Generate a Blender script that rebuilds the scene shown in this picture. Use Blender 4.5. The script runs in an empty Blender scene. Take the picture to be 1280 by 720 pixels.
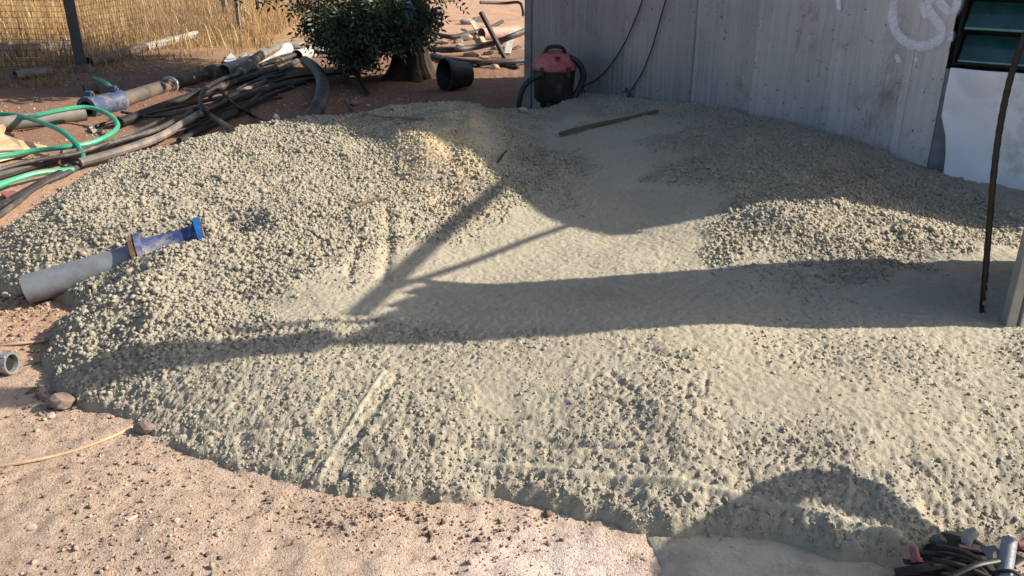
import bpy, bmesh, math, random
import numpy as np
from mathutils import Vector, Matrix

# ------------------------------------------------------------------ camera, sky, sun, exposure
SC = bpy.context.scene
COL = SC.collection
F_PX, PITCH, CAM_H = 1040.0, math.radians(22.5), 1.6
CP, SP = math.cos(PITCH), math.sin(PITCH)
cam_d = bpy.data.cameras.new('camera')
cam_d.sensor_width = 36.0
cam_d.lens = F_PX / 1280 * 36.0
cam_d.clip_start, cam_d.clip_end = 0.05, 2000
cam = bpy.data.objects.new('camera', cam_d)
cam.location = (0, 0, CAM_H)
cam.rotation_euler = (math.radians(90) - PITCH, 0, 0)
COL.objects.link(cam)
SC.camera = cam

SUN_AZ, SUN_EL = math.radians(86), math.radians(33)      # azimuth clockwise from +Y (into the picture), elevation
SUN = np.array([math.sin(SUN_AZ) * math.cos(SUN_EL), math.cos(SUN_AZ) * math.cos(SUN_EL), math.sin(SUN_EL)])
w = bpy.data.worlds.new('World')
SC.world = w
w.use_nodes = True
nt = w.node_tree
bg = nt.nodes['Background']
sky = nt.nodes.new('ShaderNodeTexSky')
sky.sky_type = 'NISHITA'
sky.sun_disc = False
sky.sun_elevation = SUN_EL
sky.sun_rotation = SUN_AZ
sky.dust_density = 2.5
sky.ozone_density = 0.6
nt.links.new(sky.outputs[0], bg.inputs[0])
bg.inputs[1].default_value = 0.093
sun_d = bpy.data.lights.new('sun', 'SUN')
sun_d.energy = 5.0
sun_d.angle = math.radians(0.55)
sun_d.color = (1.0, 0.885, 0.73)
sun = bpy.data.objects.new('sun', sun_d)
sun.rotation_euler = Vector(-SUN).to_track_quat('-Z', 'Y').to_euler()
sun.location = (6, 8, 12)
COL.objects.link(sun)
SC.view_settings.view_transform = 'Standard'
SC.view_settings.look = 'None'
SC.view_settings.exposure = 0.78
SC.view_settings.gamma = 1.0
SC.render.engine = 'CYCLES'
SC.cycles.use_denoising = True
SC.cycles.max_bounces = 6
SC.cycles.transparent_max_bounces = 8

rng = np.random.default_rng(7)
random.seed(7)

# ------------------------------------------------------------------ small maths
def sstep(a, b, x):
    t = np.clip((x - a) / (b - a), 0, 1)
    return t * t * (3 - 2 * t)

_T = np.random.default_rng(11).random((8, 256, 256))
def vnoise(x, y, s=0):
    xi = np.floor(x).astype(int); yi = np.floor(y).astype(int)
    fx = x - xi; fy = y - yi
    fx = fx * fx * (3 - 2 * fx); fy = fy * fy * (3 - 2 * fy)
    T = _T[s % 8]
    a = T[xi & 255, yi & 255]; b = T[(xi + 1) & 255, yi & 255]
    c = T[xi & 255, (yi + 1) & 255]; d = T[(xi + 1) & 255, (yi + 1) & 255]
    return (a * (1 - fx) + b * fx) * (1 - fy) + (c * (1 - fx) + d * fx) * fy - 0.5

def fbm(x, y, s=0, o=4, g=0.5):
    r, a = 0, 1.0
    for k in range(o):
        r = r + a * vnoise(x * 2 ** k + 17.3 * k, y * 2 ** k - 9.1 * k, s + k)
        a *= g
    return r

def worley(x, y, s=0):
    xi = np.floor(x).astype(int); yi = np.floor(y).astype(int)
    best = np.full(np.shape(x), 9.0)
    for dx in (-1, 0, 1):
        for dy in (-1, 0, 1):
            jx = _T[s % 8][(xi + dx) & 255, (yi + dy) & 255]; jy = _T[(s + 3) % 8][(xi + dx) & 255, (yi + dy) & 255]
            best = np.minimum(best, (xi + dx + jx - x) ** 2 + (yi + dy + jy - y) ** 2)
    return np.sqrt(best)

def to_px(X, Y, Z):
    dz = Z - CAM_H
    zc = Y * CP - dz * SP
    yc = Y * SP + dz * CP
    zc = np.maximum(zc, 0.05)
    return 640 + F_PX * X / zc, 360 - F_PX * yc / zc

def ray(x, y):
    a = (x - 640) / F_PX; b = (360 - y) / F_PX
    d = np.array([a, CP + b * SP, -SP + b * CP])
    return d

CAMP = np.array([0, 0, CAM_H])
def at_z(x, y, z):
    d = ray(x, y); t = (z - CAM_H) / d[2]
    return CAMP + d * t
def at_Y(x, y, Y):
    d = ray(x, y)
    return CAMP + d * (Y / d[1])

def inside(poly, x, y):
    poly = np.asarray(poly); r = np.zeros(np.shape(x), bool)
    j = len(poly) - 1
    for i in range(len(poly)):
        xi, yi = poly[i]; xj, yj = poly[j]
        c = ((yi > y) != (yj > y)) & (x < (xj - xi) * (y - yi) / (yj - yi + 1e-12) + xi)
        r ^= c; j = i
    return r

def seg_dist(pts, x, y, closed=False):
    pts = np.asarray(pts); best = np.full(np.shape(x), 1e9)
    n = len(pts)
    for i in range(n if closed else n - 1):
        a = pts[i]; b = pts[(i + 1) % n]; ab = b - a
        L = ab @ ab + 1e-12
        t = np.clip(((x - a[0]) * ab[0] + (y - a[1]) * ab[1]) / L, 0, 1)
        best = np.minimum(best, (x - a[0] - t * ab[0]) ** 2 + (y - a[1] - t * ab[1]) ** 2)
    return np.sqrt(best)

def crom(pts, k=8):
    p = np.asarray(pts, float)
    if len(p) < 3: return p
    q = np.vstack([2 * p[0] - p[1], p, 2 * p[-1] - p[-2]])
    out = []
    for i in range(1, len(q) - 2):
        for t in np.linspace(0, 1, k, endpoint=False):
            out.append(0.5 * (2 * q[i] + (q[i + 1] - q[i - 1]) * t + (2 * q[i - 1] - 5 * q[i] + 4 * q[i + 1] - q[i + 2]) * t * t
                              + (3 * q[i] - q[i - 1] - 3 * q[i + 1] + q[i + 2]) * t ** 3))
    out.append(p[-1])
    return np.array(out)

# ------------------------------------------------------------------ mesh helpers
ORG = {}
def ob(name, vf, mat, parent=None, smooth=True, label=None, cat=None, group=None, kind=None, org=None, sharp=True):
    V, Fc = vf
    V = np.asarray(V, float)
    if parent is not None: org = ORG[parent.name]
    elif org is None:
        org = np.array([(V[:, 0].min() + V[:, 0].max()) / 2, (V[:, 1].min() + V[:, 1].max()) / 2, V[:, 2].min()])
    org = np.asarray(org, float)
    me = bpy.data.meshes.new(name)
    if isinstance(Fc, np.ndarray):
        n, k = Fc.shape
        me.vertices.add(len(V)); me.vertices.foreach_set('co', (V - org).astype(np.float32).ravel())
        me.loops.add(n * k); me.loops.foreach_set('vertex_index', Fc.astype(np.int32).ravel())
        me.polygons.add(n); me.polygons.foreach_set('loop_start', np.arange(0, n * k, k, dtype=np.int32))
        me.update(calc_edges=True)
    else:
        me.from_pydata((V - org).tolist(), [], [tuple(f) for f in Fc]); me.update()
    if smooth:
        me.polygons.foreach_set('use_smooth', np.ones(len(me.polygons), bool))
        if sharp and len(V) < 20000: me.set_sharp_from_angle(angle=math.radians(38))
    if mat is not None: me.materials.append(mat)
    o = bpy.data.objects.new(name, me)
    COL.objects.link(o)
    if parent is not None: o.parent = parent
    else: o.location = org
    ORG[o.name] = org
    if label: o['label'] = label
    if cat: o['category'] = cat
    if group: o['group'] = group
    if kind: o['kind'] = kind
    return o

def thing(name, loc, label, cat, group=None):
    o = bpy.data.objects.new(name, None)
    o.empty_display_size = 0.1
    COL.objects.link(o); o.location = loc
    ORG[o.name] = np.asarray(loc, float)
    o['label'] = label; o['category'] = cat
    if group: o['group'] = group
    return o

def join(parts):
    V, Fc, n = [], [], 0
    for v, f in parts:
        V.append(np.asarray(v, float)); Fc += [tuple(int(i) + n for i in q) for q in f]; n += len(v)
    return np.vstack(V), Fc

def tube(pts, r, n=8, caps=True, squash=1.0):
    p = np.asarray(pts, float); m = len(p)
    rr = np.full(m, r, float) if np.isscalar(r) else np.asarray(r, float)
    T = np.gradient(p, axis=0); T /= np.linalg.norm(T, axis=1)[:, None] + 1e-12
    up = np.array([0, 0, 1.0]) if abs(T[0][2]) < 0.9 else np.array([1.0, 0, 0])
    N = np.cross(T[0], up); N /= np.linalg.norm(N)
    V = []
    for i in range(m):
        N = N - T[i] * (N @ T[i]); N /= np.linalg.norm(N) + 1e-12
        B = np.cross(T[i], N)
        for k in range(n):
            a = 2 * math.pi * k / n
            V.append(p[i] + rr[i] * (math.cos(a) * N + squash * math.sin(a) * B))
    Fc = []
    for i in range(m - 1):
        for k in range(n):
            Fc.append((i * n + k, i * n + (k + 1) % n, (i + 1) * n + (k + 1) % n, (i + 1) * n + k))
    if caps:
        Fc.append(tuple(range(n))[::-1]); Fc.append(tuple((m - 1) * n + k for k in range(n)))
    return np.array(V), Fc

def pipe(a, b, r, wall=0.006, n=20, segs=1, inner=0.35):
    """hollow pipe: outer skin, both rims, bore"""
    a = np.asarray(a, float); b = np.asarray(b, float); d = (b - a) / np.linalg.norm(b - a)
    L = np.linalg.norm(b - a)
    prof = [(min(inner, L * .45), r - wall), (0, r - wall), (0, r)]
    for s in range(1, segs): prof.append((L * s / segs, r))
    prof += [(L, r), (L, r - wall), (L - min(inner, L * .45), r - wall)]
    return lathe(prof, a, d, n, caps=True)

def lathe(prof, o, d, n=20, caps=False):
    """prof: list of (distance along d, radius)"""
    o = np.asarray(o, float); d = np.asarray(d, float); d = d / np.linalg.norm(d)
    up = np.array([0, 0, 1.0]) if abs(d[2]) < 0.9 else np.array([1.0, 0, 0])
    N = np.cross(d, up); N /= np.linalg.norm(N); B = np.cross(d, N)
    V, Fc = [], []
    for t, r in prof:
        for k in range(n):
            a = 2 * math.pi * k / n
            V.append(o + d * t + r * (math.cos(a) * N + math.sin(a) * B))
    for i in range(len(prof) - 1):
        for k in range(n):
            Fc.append((i * n + k, i * n + (k + 1) % n, (i + 1) * n + (k + 1) % n, (i + 1) * n + k))
    if caps:
        Fc.append(tuple(range(n))[::-1]); Fc.append(tuple((len(prof) - 1) * n + k for k in range(n)))
    return np.array(V), Fc

def obox(c, ax, half):
    """oriented box, small bevel cut into the vertical edges by two insets"""
    c = np.asarray(c, float); ax = [np.asarray(a, float) / np.linalg.norm(a) for a in ax]
    bm = bmesh.new(); bmesh.ops.create_cube(bm, size=2)
    for v in bm.verts: v.co = Vector((v.co[0] * half[0], v.co[1] * half[1], v.co[2] * half[2]))
    bmesh.ops.bevel(bm, geom=bm.edges[:], offset=min(half) * 0.18, segments=1, affect='EDGES')
    V = np.array([c + ax[0] * v.co[0] + ax[1] * v.co[1] + ax[2] * v.co[2] for v in bm.verts])
    bm.verts.index_update()
    Fc = [tuple(v.index for v in f.verts) for f in bm.faces]
    bm.free()
    return V, Fc

def bar(a, b, wdt, thk, side=None):
    a = np.asarray(a, float); b = np.asarray(b, float); d = b - a; L = np.linalg.norm(d); d /= L
    if side is None: side = np.cross(d, [0, 0, 1.0])
    side = np.asarray(side, float); side = side - d * (side @ d); side /= np.linalg.norm(side)
    return obox((a + b) / 2, (d, side, np.cross(d, side)), (L / 2, wdt / 2, thk / 2))

def prism(poly, thick):
    """poly: list of 3D points (roughly planar), thick: offset vector"""
    P = np.asarray(poly, float); n = len(P)
    V = np.vstack([P, P + np.asarray(thick, float)])
    Fc = [tuple(range(n))[::-1], tuple(range(n, 2 * n))] + [(i, (i + 1) % n, n + (i + 1) % n, n + i) for i in range(n)]
    return V, Fc

def ico(sub=2):
    bm = bmesh.new(); bmesh.ops.create_icosphere(bm, subdivisions=sub, radius=1)
    bm.verts.index_update()
    V = np.array([v.co[:] for v in bm.verts]); Fc = np.array([[v.index for v in f.verts] for f in bm.faces])
    bm.free(); return V, Fc
ICO1, ICO2, ICO3 = ico(1), ico(2), ico(3)

def rock(c, size, seed, base=ICO3, rough=0.25, flat=0.5):
    r = np.random.default_rng(seed)
    V, Fc = base[0].copy(), base[1]
    d = np.ones(len(V))
    for k in range(9):                                # chip planes off a ball: angular stones
        n = r.normal(size=3); n /= np.linalg.norm(n); h = r.uniform(0.55, 0.85)
        q = V @ n
        V = V - np.outer(np.maximum(q - h, 0), n) * 0.9
    V += rough * 0.22 * np.stack([fbm(V[:, 0] * 3 + seed, V[:, 1] * 3 + V[:, 2] * 2, i) for i in range(3)], 1)
    V = V * np.array(size)
    a = r.uniform(0, 6.28); R = np.array([[math.cos(a), -math.sin(a), 0], [math.sin(a), math.cos(a), 0], [0, 0, 1]])
    V = V @ R.T
    V = V + np.asarray(c) + np.array([0, 0, size[2] * flat])
    return V, [tuple(f) for f in Fc]

# ------------------------------------------------------------------ materials
def nodes_of(name):
    m = bpy.data.materials.new(name); m.use_nodes = True
    t = m.node_tree; b = t.nodes['Principled BSDF']
    return m, t, b
def N(t, kind, **kw):
    n = t.nodes.new(kind)
    for k, v in kw.items(): setattr(n, k, v)
    return n
def lk(t, a, b): t.links.new(a, b)
def ramp(t, fac, stops):
    r = N(t, 'ShaderNodeValToRGB'); e = r.color_ramp.elements
    while len(e) < len(stops): e.new(0.5)
    for i, (p, c) in enumerate(stops):
        e[i].position = p; e[i].color = (c[0], c[1], c[2], 1) if not np.isscalar(c) else (c, c, c, 1)
    lk(t, fac, r.inputs[0]); return r.outputs[0]
def noise(t, vec, scale, detail=4, rough=0.6, dist=0.0):
    n = N(t, 'ShaderNodeTexNoise'); n.inputs['Scale'].default_value = scale
    n.inputs['Detail'].default_value = detail; n.inputs['Roughness'].default_value = rough; n.inputs['Distortion'].default_value = dist
    if vec is not None: lk(t, vec, n.inputs['Vector'])
    return n.outputs[0]
def mix(t, fac, a, b, mode='MIX'):
    n = N(t, 'ShaderNodeMix', data_type='RGBA', blend_type=mode)
    for k, v in ((0, fac), (6, a), (7, b)):
        sock = n.inputs[k]
        if hasattr(v, 'is_output'): lk(t, v, sock)
        elif np.isscalar(v): sock.default_value = v if k == 0 else (v, v, v, 1)
        else: sock.default_value = (*v, 1)
    return n.outputs[2]
def mapped(t, scale=(1, 1, 1), coord='Object'):
    tc = N(t, 'ShaderNodeTexCoord'); mp = N(t, 'ShaderNodeMapping'); mp.inputs['Scale'].default_value = scale
    lk(t, tc.outputs[coord], mp.inputs['Vector']); return mp.outputs[0]
def bump(t, b, height, strength=0.3, dist=0.01):
    n = N(t, 'ShaderNodeBump'); n.inputs['Strength'].default_value = strength; n.inputs['Distance'].default_value = dist
    lk(t, height, n.inputs['Height']); lk(t, n.outputs[0], b.inputs['Normal'])

def simple(name, c1, c2=None, rough=0.6, scale=12, metal=0.0, dirt=None, dirt_amt=0.5, bmp=0.15, bscale=60, spec=0.4):
    m, t, b = nodes_of(name)
    v = mapped(t)
    c2 = c2 if c2 is not None else tuple(x * 0.7 for x in c1)
    col = mix(t, ramp(t, noise(t, v, scale), [(0.35, 0.0), (0.65, 1.0)]), c1, c2)
    if dirt is not None:
        dm = ramp(t, noise(t, v, scale * 0.45 + 1.3, 6, 0.7), [(0.62 - 0.3 * dirt_amt, 0.0), (0.72 - 0.2 * dirt_amt, 1.0)])
        col = mix(t, dm, col, dirt)
    lk(t, col, b.inputs['Base Color'])
    b.inputs['Roughness'].default_value = rough; b.inputs['Metallic'].default_value = metal
    b.inputs['Specular IOR Level'].default_value = spec
    bump(t, b, noise(t, v, bscale, 5, 0.65), bmp, 0.01)
    return m

M = {}
def concrete_mat():
    m, t, b = nodes_of('fresh_concrete')
    v = mapped(t)
    n1 = noise(t, v, 2.2, 5, 0.55); n2 = noise(t, v, 38, 5, 0.7); n3 = noise(t, v, 190, 3, 0.7)
    c = mix(t, ramp(t, n1, [(0.3, 0.0), (0.7, 1.0)]), (0.374, 0.340, 0.268), (0.318, 0.291, 0.233))
    c = mix(t, ramp(t, n2, [(0.32, 0.45), (0.60, 0.0)]), c, (0.235, 0.218, 0.168))
    c = mix(t, ramp(t, n3, [(0.30, 0.40), (0.46, 0.0)]), c, (0.22, 0.20, 0.165))
    at = N(t, 'ShaderNodeAttribute', attribute_name='tint')
    sp = N(t, 'ShaderNodeSeparateColor'); lk(t, at.outputs['Color'], sp.inputs[0])
    c = mix(t, sp.outputs[0], c, (0.56, 0.44, 0.27))           # straw-coloured tint by patch
    c = mix(t, sp.outputs[1], c, (0.41, 0.38, 0.295))           # paler cement paste brought up by trowelling
    lk(t, c, b.inputs['Base Color'])
    rr = mix(t, sp.outputs[1], (0.8, 0.8, 0.8), (0.62, 0.62, 0.62)); lk(t, rr, b.inputs['Roughness'])
    b.inputs['Specular IOR Level'].default_value = 0.3
    bump(t, b, mix(t, 0.40, n2, n3), 0.8, 0.012)
    return m
def soil_mat():
    m, t, b = nodes_of('stony_soil')
    v = mapped(t)
    at = N(t, 'ShaderNodeAttribute', attribute_name='soil')
    n1 = noise(t, v, 1.6, 6, 0.6); n2 = noise(t, v, 26, 5, 0.7); n3 = noise(t, v, 130, 4, 0.7)
    c = mix(t, ramp(t, n1, [(0.32, 0.3), (0.68, 0.0)]), at.outputs['Color'], (0.46, 0.32, 0.24))
    c = mix(t, ramp(t, n2, [(0.30, 0.75), (0.50, 0.0)]), c, (0.22, 0.155, 0.12))
    c = mix(t, ramp(t, n2, [(0.56, 0.0), (0.72, 0.6)]), c, (0.60, 0.51, 0.42))
    c = mix(t, ramp(t, n3, [(0.32, 0.8), (0.46, 0.0)]), c, (0.15, 0.11, 0.09))
    c = mix(t, 0.22, c, mix(t, 1.0, at.outputs['Color'], c, 'MULTIPLY'))
    lk(t, c, b.inputs['Base Color']); b.inputs['Roughness'].default_value = 0.92; b.inputs['Specular IOR Level'].default_value = 0.15
    bump(t, b, mix(t, 0.5, n2, n3), 1.0, 0.018)
    return m
def cladding_mat(name, base, dark, pale, rust=0.5):
    m, t, b = nodes_of(name)
    v = mapped(t); vs = mapped(t, (26, 26, 0.7)); vt = mapped(t, (70, 70, 2.2))
    st = noise(t, vs, 1.0, 5, 0.65); st2 = noise(t, vt, 1.0, 4, 0.7); big = noise(t, v, 1.1, 4, 0.6)
    c = mix(t, ramp(t, st, [(0.36, 0.0), (0.64, 1.0)]), base, dark)
    c = mix(t, ramp(t, st2, [(0.52, 0.0), (0.7, 0.6)]), c, pale)
    c = mix(t, ramp(t, big, [(0.4, 0.0), (0.62, 0.55)]), c, tuple(np.array(pale) * np.array([1.0, 0.97, 0.93])))
    # rust: blotches broken up by vertical streaks, and small specks
    rb = noise(t, mapped(t, (2.6, 2.6, 2.0)), 1.0, 7, 0.72, 0.6)
    rm = mix(t, 1.0, ramp(t, rb, [(0.62 - 0.055 * rust, 0.0), (0.72 - 0.03 * rust, 0.85)]), ramp(t, st2, [(0.36, 0.0), (0.56, 1.0)]), 'MULTIPLY')
    c = mix(t, rm, c, (0.17, 0.115, 0.075))
    sp = noise(t, v, 34, 3, 0.6)
    c = mix(t, ramp(t, sp, [(0.655, 0.0), (0.70, 0.85)]), c, (0.10, 0.075, 0.06))
    lk(t, c, b.inputs['Base Color'])
    b.inputs['Metallic'].default_value = 0.3; b.inputs['Roughness'].default_value = 0.5
    bump(t, b, st2, 0.12, 0.004)
    return m
def paint_mat(name, colr):
    m, t, b = nodes_of(name)
    at = N(t, 'ShaderNodeAttribute', attribute_name='cover')
    v = mapped(t)
    n = noise(t, v, 45, 4, 0.7)
    mt = N(t, 'ShaderNodeMath', operation='MULTIPLY'); lk(t, at.outputs['Fac'], mt.inputs[0])
    lk(t, ramp(t, n, [(0.30, 0.55), (0.55, 1.0)]), mt.inputs[1])
    b.inputs['Base Color'].default_value = (*colr, 1); b.inputs['Roughness'].default_value = 0.6
    lk(t, mt.outputs[0], b.inputs['Alpha'])
    return m
def leaf_mat(name, c1, c2, trans=0.25):
    m, t, b = nodes_of(name)
    oi = N(t, 'ShaderNodeAttribute', attribute_name='vary')
    c = mix(t, oi.outputs['Fac'], c1, c2)
    lk(t, c, b.inputs['Base Color']); b.inputs['Roughness'].default_value = 0.5
    tr = N(t, 'ShaderNodeBsdfTranslucent'); lk(t, c, tr.inputs['Color'])
    mx = N(t, 'ShaderNodeMixShader'); mx.inputs[0].default_value = trans
    out = t.nodes['Material Output']
    lk(t, b.outputs[0], mx.inputs[1]); lk(t, tr.outputs[0], mx.inputs[2]); lk(t, mx.outputs[0], out.inputs['Surface'])
    return m

M['concrete'] = concrete_mat()
M['soil'] = soil_mat()
for i_, g_ in enumerate((0.225, 0.27, 0.325, 0.38, 0.45, 0.50)):  # tone rises sheet by sheet: the wall's light gradient put into albedo
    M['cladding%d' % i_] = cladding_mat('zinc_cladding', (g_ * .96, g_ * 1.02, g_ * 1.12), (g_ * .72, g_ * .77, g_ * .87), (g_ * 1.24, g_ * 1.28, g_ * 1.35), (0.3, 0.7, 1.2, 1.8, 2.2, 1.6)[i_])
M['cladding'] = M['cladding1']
M['white_sheet'] = simple('white_sheet_metal', (0.80, 0.84, 0.92), (0.72, 0.76, 0.85), 0.45, 3, 0.0, (0.50, 0.51, 0.53), 0.2, 0.2, 9)
M['trim'] = simple('grey_trim_metal', (0.22, 0.24, 0.26), (0.14, 0.15, 0.17), 0.5, 6, 0.3, (0.16, 0.12, 0.09), 0.2)
M['dark'] = simple('dark_interior', (0.012, 0.014, 0.016), None, 0.9)
M['glass'] = simple('teal_glass_slat', (0.025, 0.095, 0.105), (0.012, 0.055, 0.062), 0.15, 5, 0.0, (0.07, 0.08, 0.08), 0.25, 0.03, 20, 0.7)
M['glass_edge'] = simple('green_glass_edge', (0.20, 0.42, 0.40), (0.15, 0.34, 0.33), 0.3, 12)
M['spray'] = paint_mat('pale_spray_paint', (0.78, 0.82, 0.92))
M['rubber'] = simple('black_rubber', (0.016, 0.016, 0.018), (0.026, 0.025, 0.025), 0.55, 8, 0, (0.11, 0.085, 0.07), 0.18, 0.1, 70)
M['hose_black'] = simple('black_hose_rubber', (0.008, 0.008, 0.009), (0.013, 0.012, 0.012), 0.5, 20, 0, (0.03, 0.028, 0.026), 0.1, 0.1, 70)
M['rubber_dusty'] = simple('dusty_black_pipe', (0.040, 0.040, 0.045), (0.065, 0.06, 0.06), 0.6, 9, 0, (0.17, 0.135, 0.11), 0.3, 0.1, 70)
M['rubber_grey'] = simple('grey_weathered_hose', (0.16, 0.15, 0.145), (0.10, 0.095, 0.09), 0.7, 9, 0, (0.27, 0.21, 0.17), 0.5)
M['green_hose'] = simple('green_hose', (0.015, 0.27, 0.17), (0.012, 0.21, 0.13), 0.4, 14, 0, (0.12, 0.2, 0.14), 0.2, 0.05)
M['teal_hose'] = simple('pale_green_hose', (0.06, 0.36, 0.22), (0.045, 0.28, 0.17), 0.42, 14, 0, (0.2, 0.3, 0.2), 0.25, 0.05)
M['galv'] = simple('galvanised_pipe', (0.25, 0.275, 0.30), (0.18, 0.20, 0.22), 0.5, 14, 0.35, (0.27, 0.19, 0.15), 0.08, 0.2, 90)
M['old_pipe'] = simple('weathered_irrigation_pipe', (0.26, 0.25, 0.235), (0.13, 0.125, 0.12), 0.62, 5, 0.15, (0.24, 0.16, 0.11), 0.45, 0.2, 50)
M['dark_pipe'] = simple('dark_weathered_pipe', (0.11, 0.105, 0.10), (0.07, 0.066, 0.062), 0.7, 6, 0.0, (0.17, 0.12, 0.09), 0.4, 0.2, 50)
M['pale_pipe'] = simple('pale_plastic_pipe', (0.52, 0.52, 0.50), (0.36, 0.36, 0.35), 0.55, 4, 0.0, (0.33, 0.26, 0.2), 0.3)
M['blue_paint'] = simple('chipped_blue_paint', (0.050, 0.075, 0.21), (0.032, 0.05, 0.145), 0.45, 12, 0.0, (0.26, 0.25, 0.27), 0.55, 0.25, 50)
M['bright_blue'] = simple('bright_blue_paint', (0.018, 0.13, 0.40), (0.015, 0.085, 0.28), 0.4, 12, 0.0, (0.08, 0.08, 0.1), 0.25)
M['navy'] = simple('navy_plastic_coupling', (0.055, 0.085, 0.17), (0.035, 0.055, 0.11), 0.5, 14, 0.0, (0.2, 0.17, 0.15), 0.35)
M['rusty'] = simple('rusty_steel', (0.19, 0.095, 0.055), (0.10, 0.055, 0.04), 0.8, 25, 0.2, (0.3, 0.25, 0.2), 0.3, 0.3)
M['timber'] = simple('wet_timber', (0.13, 0.095, 0.066), (0.085, 0.062, 0.045), 0.75, 16, 0, (0.27, 0.255, 0.21), 0.35, 0.3)
M['dark_timber'] = simple('dark_timber', (0.055, 0.045, 0.04), (0.035, 0.03, 0.027), 0.75, 12)
M['plywood'] = simple('torn_plywood', (0.62, 0.43, 0.24), (0.50, 0.33, 0.18), 0.8, 9, 0, (0.66, 0.55, 0.40), 0.4)
M['pale_wood'] = simple('pale_board', (0.62, 0.54, 0.42), (0.5, 0.41, 0.3), 0.8, 9)
M['pink_tube'] = simple('dusty_pink_pipe', (0.42, 0.27, 0.22), (0.33, 0.2, 0.155), 0.7, 5, 0, (0.45, 0.36, 0.28), 0.4)
M['pot'] = simple('black_plastic_pot', (0.014, 0.016, 0.020), (0.022, 0.024, 0.028), 0.5, 6, 0, (0.07, 0.06, 0.055), 0.2, 0.05)
M['red'] = simple('faded_red_plastic', (0.37, 0.085, 0.10), (0.30, 0.05, 0.065), 0.42, 9, 0, (0.40, 0.17, 0.16), 0.6, 0.04)
M['black_plastic'] = simple('black_plastic', (0.013, 0.013, 0.015), (0.022, 0.022, 0.024), 0.45, 9, 0, (0.08, 0.07, 0.065), 0.25, 0.05)
M['alu'] = simple('grey_aluminium_profile', (0.33, 0.345, 0.35), (0.26, 0.27, 0.27), 0.45, 8, 0.5, (0.30, 0.28, 0.25), 0.3)
M['alu_pale'] = simple('pale_aluminium_profile', (0.58, 0.58, 0.57), (0.48, 0.48, 0.47), 0.5, 8, 0.2)
M['bark'] = simple('tree_bark', (0.065, 0.046, 0.036), (0.038, 0.028, 0.022), 0.9, 14, 0, (0.11, 0.08, 0.062), 0.3, 0.9, 26)
M['leaf'] = leaf_mat('dark_green_leaf', (0.016, 0.032, 0.018), (0.050, 0.075, 0.040), 0.16)
M['straw'] = leaf_mat('dry_straw', (0.27, 0.165, 0.075), (0.60, 0.43, 0.22), 0.3)
M['stone'] = simple('pale_limestone', (0.44, 0.37, 0.31), (0.30, 0.24, 0.2), 0.9, 14, 0, (0.24, 0.165, 0.125), 0.4, 0.5, 60)
M['brown_stone'] = simple('brown_stone', (0.26, 0.20, 0.165), (0.16, 0.12, 0.10), 0.9, 14, 0, (0.38, 0.32, 0.27), 0.35, 0.5, 60)
M['white_plastic'] = simple('white_plastic', (0.72, 0.72, 0.72), (0.58, 0.58, 0.57), 0.5, 9)
M['blue_bag'] = simple('sky_blue_plastic', (0.10, 0.30, 0.72), (0.34, 0.52, 0.82), 0.4, 14, 0, (0.03, 0.05, 0.09), 0.3)
M['cream_hose'] = simple('cream_plastic_tube', (0.52, 0.40, 0.26), (0.42, 0.31, 0.2), 0.5, 14)
M['post'] = simple('dark_grey_steel_post', (0.085, 0.09, 0.10), (0.06, 0.064, 0.072), 0.6, 9, 0.2, (0.15, 0.11, 0.08), 0.25)
M['wire'] = simple('fence_wire', (0.10, 0.085, 0.07), (0.075, 0.06, 0.05), 0.7, 9, 0.2)
M['slab'] = simple('smooth_cement_skim', (0.45, 0.41, 0.33), (0.36, 0.33, 0.265), 0.75, 7, 0, (0.27, 0.235, 0.19), 0.5, 0.6, 70)
M['torn'] = simple('grey_torn_sheet', (0.26, 0.25, 0.23), (0.17, 0.165, 0.155), 0.7, 14)
M['coral'] = simple('faded_coral_plastic', (0.30, 0.11, 0.11), (0.22, 0.08, 0.08), 0.5, 14)

# ------------------------------------------------------------------ ground
W0 = np.array([0.14, 7.80]); W1 = np.array([2.85, 5.60])           # foot of the cabin wall, left corner to seam with white sheet
WD = (W1 - W0) / np.linalg.norm(W1 - W0)
WN = np.array([WD[1], -WD[0]]); WN = WN if WN @ (-W0) > 0 else -WN    # towards the camera
def wall_side(X, Y): return (X - W0[0]) * WN[0] + (Y - W0[1]) * WN[1]   # >0 in front of the wall

def ground_base(X, Y):
    return 0.15 * sstep(3.0, 8.0, Y) - 0.012 * (1 - sstep(2.6, 4.0, Y))
SLAB = crom([at_z(x, y, 0.0)[:2] for x, y in [(796, 646), (806, 666), (817, 688), (822, 704), (814, 724), (806, 760), (830, 800), (1135, 800), (1128, 740), (1120, 690), (1050, 664), (930, 640), (796, 646)]], 6)[:-1]
def ground_low(X, Y): return ground_base(X, Y) + 0.035 * fbm(X * 0.9, Y * 0.9, 1, 3)
def ground_z(X, Y):
    g = ground_base(X, Y)
    near = 1 - sstep(9, 14, Y)
    g = g + 0.035 * fbm(X * 0.9, Y * 0.9, 1, 3) + 0.018 * fbm(X * 3.1, Y * 3.1, 2, 4)
    d = worley(X * 26, Y * 26, 4)
    patch = sstep(-0.12, 0.22, fbm(X * 1.7, Y * 1.7, 5, 3))
    g = g + near * (0.012 * fbm(X * 19, Y * 19, 3, 4, 0.6) + 0.010 * patch * np.maximum(0, 0.55 - d))
    return g

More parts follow.
